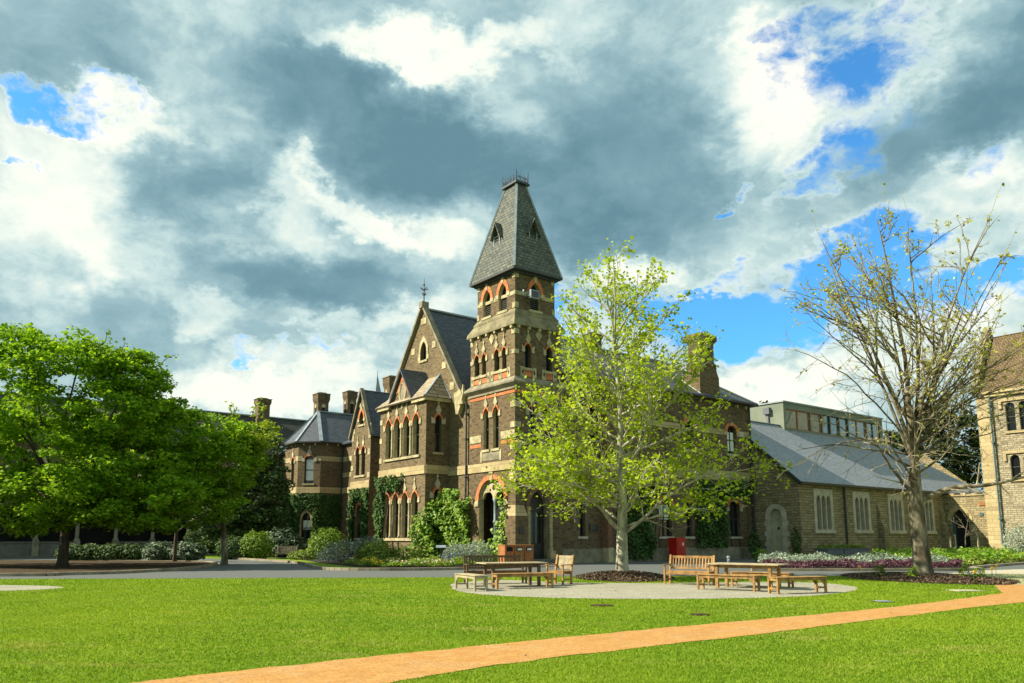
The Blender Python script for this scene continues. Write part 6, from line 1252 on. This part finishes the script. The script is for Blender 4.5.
def table(label, loc, yaw, L, D, m, tm):
    T = thing('garden_table', label, 'table', (*loc, 0), RAD(yaw)); h = .74; s = .09
    for sx in (-1, 1):
        for sy in (-1, 1): mb = MB(); x, y = sx * (L / 2 - .28), sy * (D / 2 - .12); mb.box(x - s / 2, x + s / 2, y - s / 2, y + s / 2, 0, h - .04); mb.build('leg', m, T, bevel=.005)
    mb = MB(); slats(mb, L, D, h, 8, t=.034, gap=.006); mb.build('tabletop', tm, T, bevel=.003)
    mb = MB(); [mb.box(-L / 2 + .28, L / 2 - .28, y - .014, y + .014, h - .13, h - .036) for y in (-D / 2 + .12, D / 2 - .12)]; [mb.box(x - .014, x + .014, -D / 2 + .12, D / 2 - .12, h - .13, h - .036) for x in (-L / 2 + .28, L / 2 - .28)]; mb.build('table_frame', m, T); return T
table('weathered outdoor timber table on the left half of the gravel patch', (.0, 25.1), 22, 2.1, .95, 'teak_dark', 'teak_pale')
backless('brown backless bench along the near side of the left table', (.33, 24.15), 22, 1.85, 'teak')
backless('pale silvery backless bench across the left end of the left table', (-1.2, 23.35), -64, 1.5, 'teak_pale')
garden_bench('slatted_bench', 'long dark slatted bench with a back, behind the left table', 'bench', (-.55, 26.5), 14, 2.05, 'teak_dark')
garden_bench('garden_armchair', 'light timber armchair with closely slatted back at the right end of the left table', 'chair', (1.55, 26.2), -42, .72, 'teak', bm='teak_pale', vertical=False)
table('golden brown outdoor timber table on the right half of the gravel patch', (7.1, 24.0), -38, 2.2, .95, 'teak', 'teak_pale')
backless('golden backless bench along the near left side of the right table', (6.25, 23.1), -38, 1.75, 'teak')
backless('golden backless bench on the far side of the right table', (7.75, 24.75), -38, 1.85, 'teak', D=.40)
backless('grey-topped backless bench at the right end of the gravel patch', (7.85, 21.95), 20, 1.65, 'teak')
garden_bench('slatted_bench', 'golden bench with upright back slats at the left end of the right table', 'bench', (5.75, 25.9), -34, 1.55, 'teak')
garden_bench('slatted_bench', 'small weathered garden bench before the pale-leaved shrub near the pavilion', 'bench', at(287, 58.2), 4, 1.45, 'teak_grey')

# red cabinet against the wing
def cuv(name, label, cat, u, v): return thing(name, label, cat, W(u, v), BR)
T = cuv('metal_cabinet', 'bright red metal cabinet standing against the brick wing behind the benches', 'cabinet', 12.9, -.75)
mb = MB(); mb.box(-.45, .45, -.35, .35, .08, 1.52); mb.build('body', 'red_enamel', T, bevel=.012); mb = MB(); mb.box(-.42, .42, -.32, .32, 0, .09); mb.build('plinth', 'sign_black', T)
mb = MB(); mb.box(-.40, .40, -.366, -.351, .14, 1.46); d = mb.build('door', 'red_enamel', T, bevel=.004); mb = MB(); mb.box(.10, .24, -.374, -.367, 1.0, 1.2); mb.build('label_plate', 'white_paint', d); mb = MB(); mb.box(-.12, -.02, -.385, -.367, .72, .86); mb.build('handle', 'sign_black', d)
# timber bin housings
for i in range(3):
    c, s = math.cos(BR), math.sin(BR); T = thing('bin_housing', ('leftmost timber bin housing with plain door, below the tower', 'middle timber bin housing with a white label', 'rightmost timber bin housing with a white label, nearest the doorway')[i], 'bin', (-.30 + c * .64 * i, 41.2 + s * .64 * i, 0), BR, 'timber bin housings')
    mb = MB(); mb.box(-.30, .30, -.30, .30, .06, 1.10); mb.build('body', 'timber', T, bevel=.01); mb = MB(); mb.box(-.32, .32, -.33, .32, 1.10, 1.15); mb.build('lid', 'timber', T, bevel=.008); mb = MB()
    for k in range(5): mb.box(-.26 + k * .105, -.26 + k * .105 + .095, -.318, -.301, .12, .78)
    d = mb.build('door', 'timber', T); mb = MB(); mb.box(-.2, .2, -.306, -.3, .82, 1.04); mb.build('opening', 'interior_dark', T)
    if i: mb = MB(); mb.box(-.13, .15, -.322, -.307, .86, .98); mb.build('label_plate', 'white_paint', T)
    mb = MB(); [mb.box(x - .03, x + .03, y - .03, y + .03, 0, .06) for x in (-.25, .25) for y in (-.25, .25)]; mb.build('foot', 'sign_black', T)
T = thing('bollard', 'dark slim post at the edge of the lawn left of the round shrub', 'bollard', (*at(241, 55.5), 0)); mb = MB(); mb.tube([(0, 0, 0), (0, 0, .95), (0, 0, 1.0), (0, 0, 1.06)], [.08, .07, .09, .03], 12); mb.build('post', 'sign_black', T); mb = MB(); mb.tube([(0, 0, .86), (0, 0, .90)], [.082, .082], 12); mb.build('collar', 'planter_grey', T)
T = thing('garden_sign', 'small pale plaque on a dark post among the flowers', 'sign', (*at(441, 42.3), 0)); mb = MB(); mb.box(-.02, .02, -.02, .02, 0, 1.0); mb.build('post', 'sign_black', T); mb = MB(); mb.prism([(-.26, -.06, .98), (.26, -.06, .98), (.26, .06, 1.1), (-.26, .06, 1.1)], (0, 0, .02)); mb.build('plaque', 'lead', T)
T = cuv('wall_sign', 'small black plate fixed on the brick wall left of the pale-based pier', 'sign', 6.35, .26); mb = MB(); mb.box(-.33, .33, -.05, 0, 1.95, 2.3); mb.build('plate', 'sign_black', T, bevel=.004); mb = MB(); [mb.box(-.22, .22 - .1 * k, -.054, -.05, 2.18 - k * .08, 2.195 - k * .08) for k in range(2)]; mb.build('rule', 'planter_grey', T)
for i, (u0, u1) in enumerate(((22.9, 24.9), (25.0, 28.4))):
    T = cuv('stone_planter', ('shorter grey raised planter left, by the corner of the sandstone building', 'longer grey raised planter under the first three-light window')[i], 'planter', (u0 + u1) / 2, -5.0); L = (u1 - u0) / 2 - .04; mb = MB(); mb.box(-L, L, -.5, .5, 0, .72); mb.box(-L - .03, L + .03, -.53, .53, .72, .78); mb.build('trough', 'planter_grey', T); rng = np.random.default_rng(200 + i); n = 300 * (i + 1)
    leaf_mesh('foliage', np.stack([rng.uniform(-L, L, n), rng.uniform(-.45, .45, n), rng.uniform(.75, 1.0, n)], 1), .16, 'bed_leaf', T, rng)
T = thing('garden_tap', 'pale short tap post right of the slatted bench back', 'tap', (11.3, 41.5, 0)); mb = MB(); mb.tube([(0, 0, 0), (0, 0, .45), (0, 0, .5), (0, 0, .58)], [.07, .07, .11, .05], 10); mb.build('post', 'flood_metal', T); mb = MB(); mb.tube([(0, -.05, .4), (0, -.16, .4), (0, -.18, .33)], [.025, .025, .02], 8); mb.build('spout', 'flood_metal', T)
def cover(name, label, x, y, rx, ry, m, sides=4, rot=0):
    T = thing(name, label, 'cover', (x, y, 0), RAD(rot)); mb = MB(); P = [(rx * math.cos(a), ry * math.sin(a), 0) for a in (np.linspace(0, 2 * math.pi, 19)[:-1] if sides > 4 else (math.pi / 4, 3 * math.pi / 4, 5 * math.pi / 4, 7 * math.pi / 4))]; mb.prism(P, (0, 0, .018)); mb.build('rim', 'soil' if m != 'concrete' else 'concrete', T)
    mb = MB(); mb.prism([(x_ * .86, y_ * .86, .019) for x_, y_, _ in P], (0, 0, .006)); mb.build('lid', m, T)
cover('drain_cover', 'dark round drain cover in the lawn in front of the gravel patch', 2.0, 17.9, .26, .26, 'mulch', 18); cover('drain_cover', 'small dark drain cover in the lawn nearer the brick path', 3.7, 15.8, .19, .19, 'mulch', 18)
cover('water_cover', 'pale blue rectangular cover in the lawn beside the brick path', 8.8, 19.0, .26, .3, 'lead'); cover('paving_slab', 'pale paving slab lying in the lawn near the path junction', 13.0, 22.9, .55, .45, 'concrete')
rng = np.random.default_rng(77); n = 240; X = rng.uniform(-6, 17, n); Y = rng.uniform(10, 29, n); k = (np.abs(X) < Y * .65)
tag(leaf_mesh('fallen_leaves', np.stack([X[k], Y[k], np.full(k.sum(), .035)], 1), .045, 'seed_ball', None, rng, up=1.5), kind='stuff')
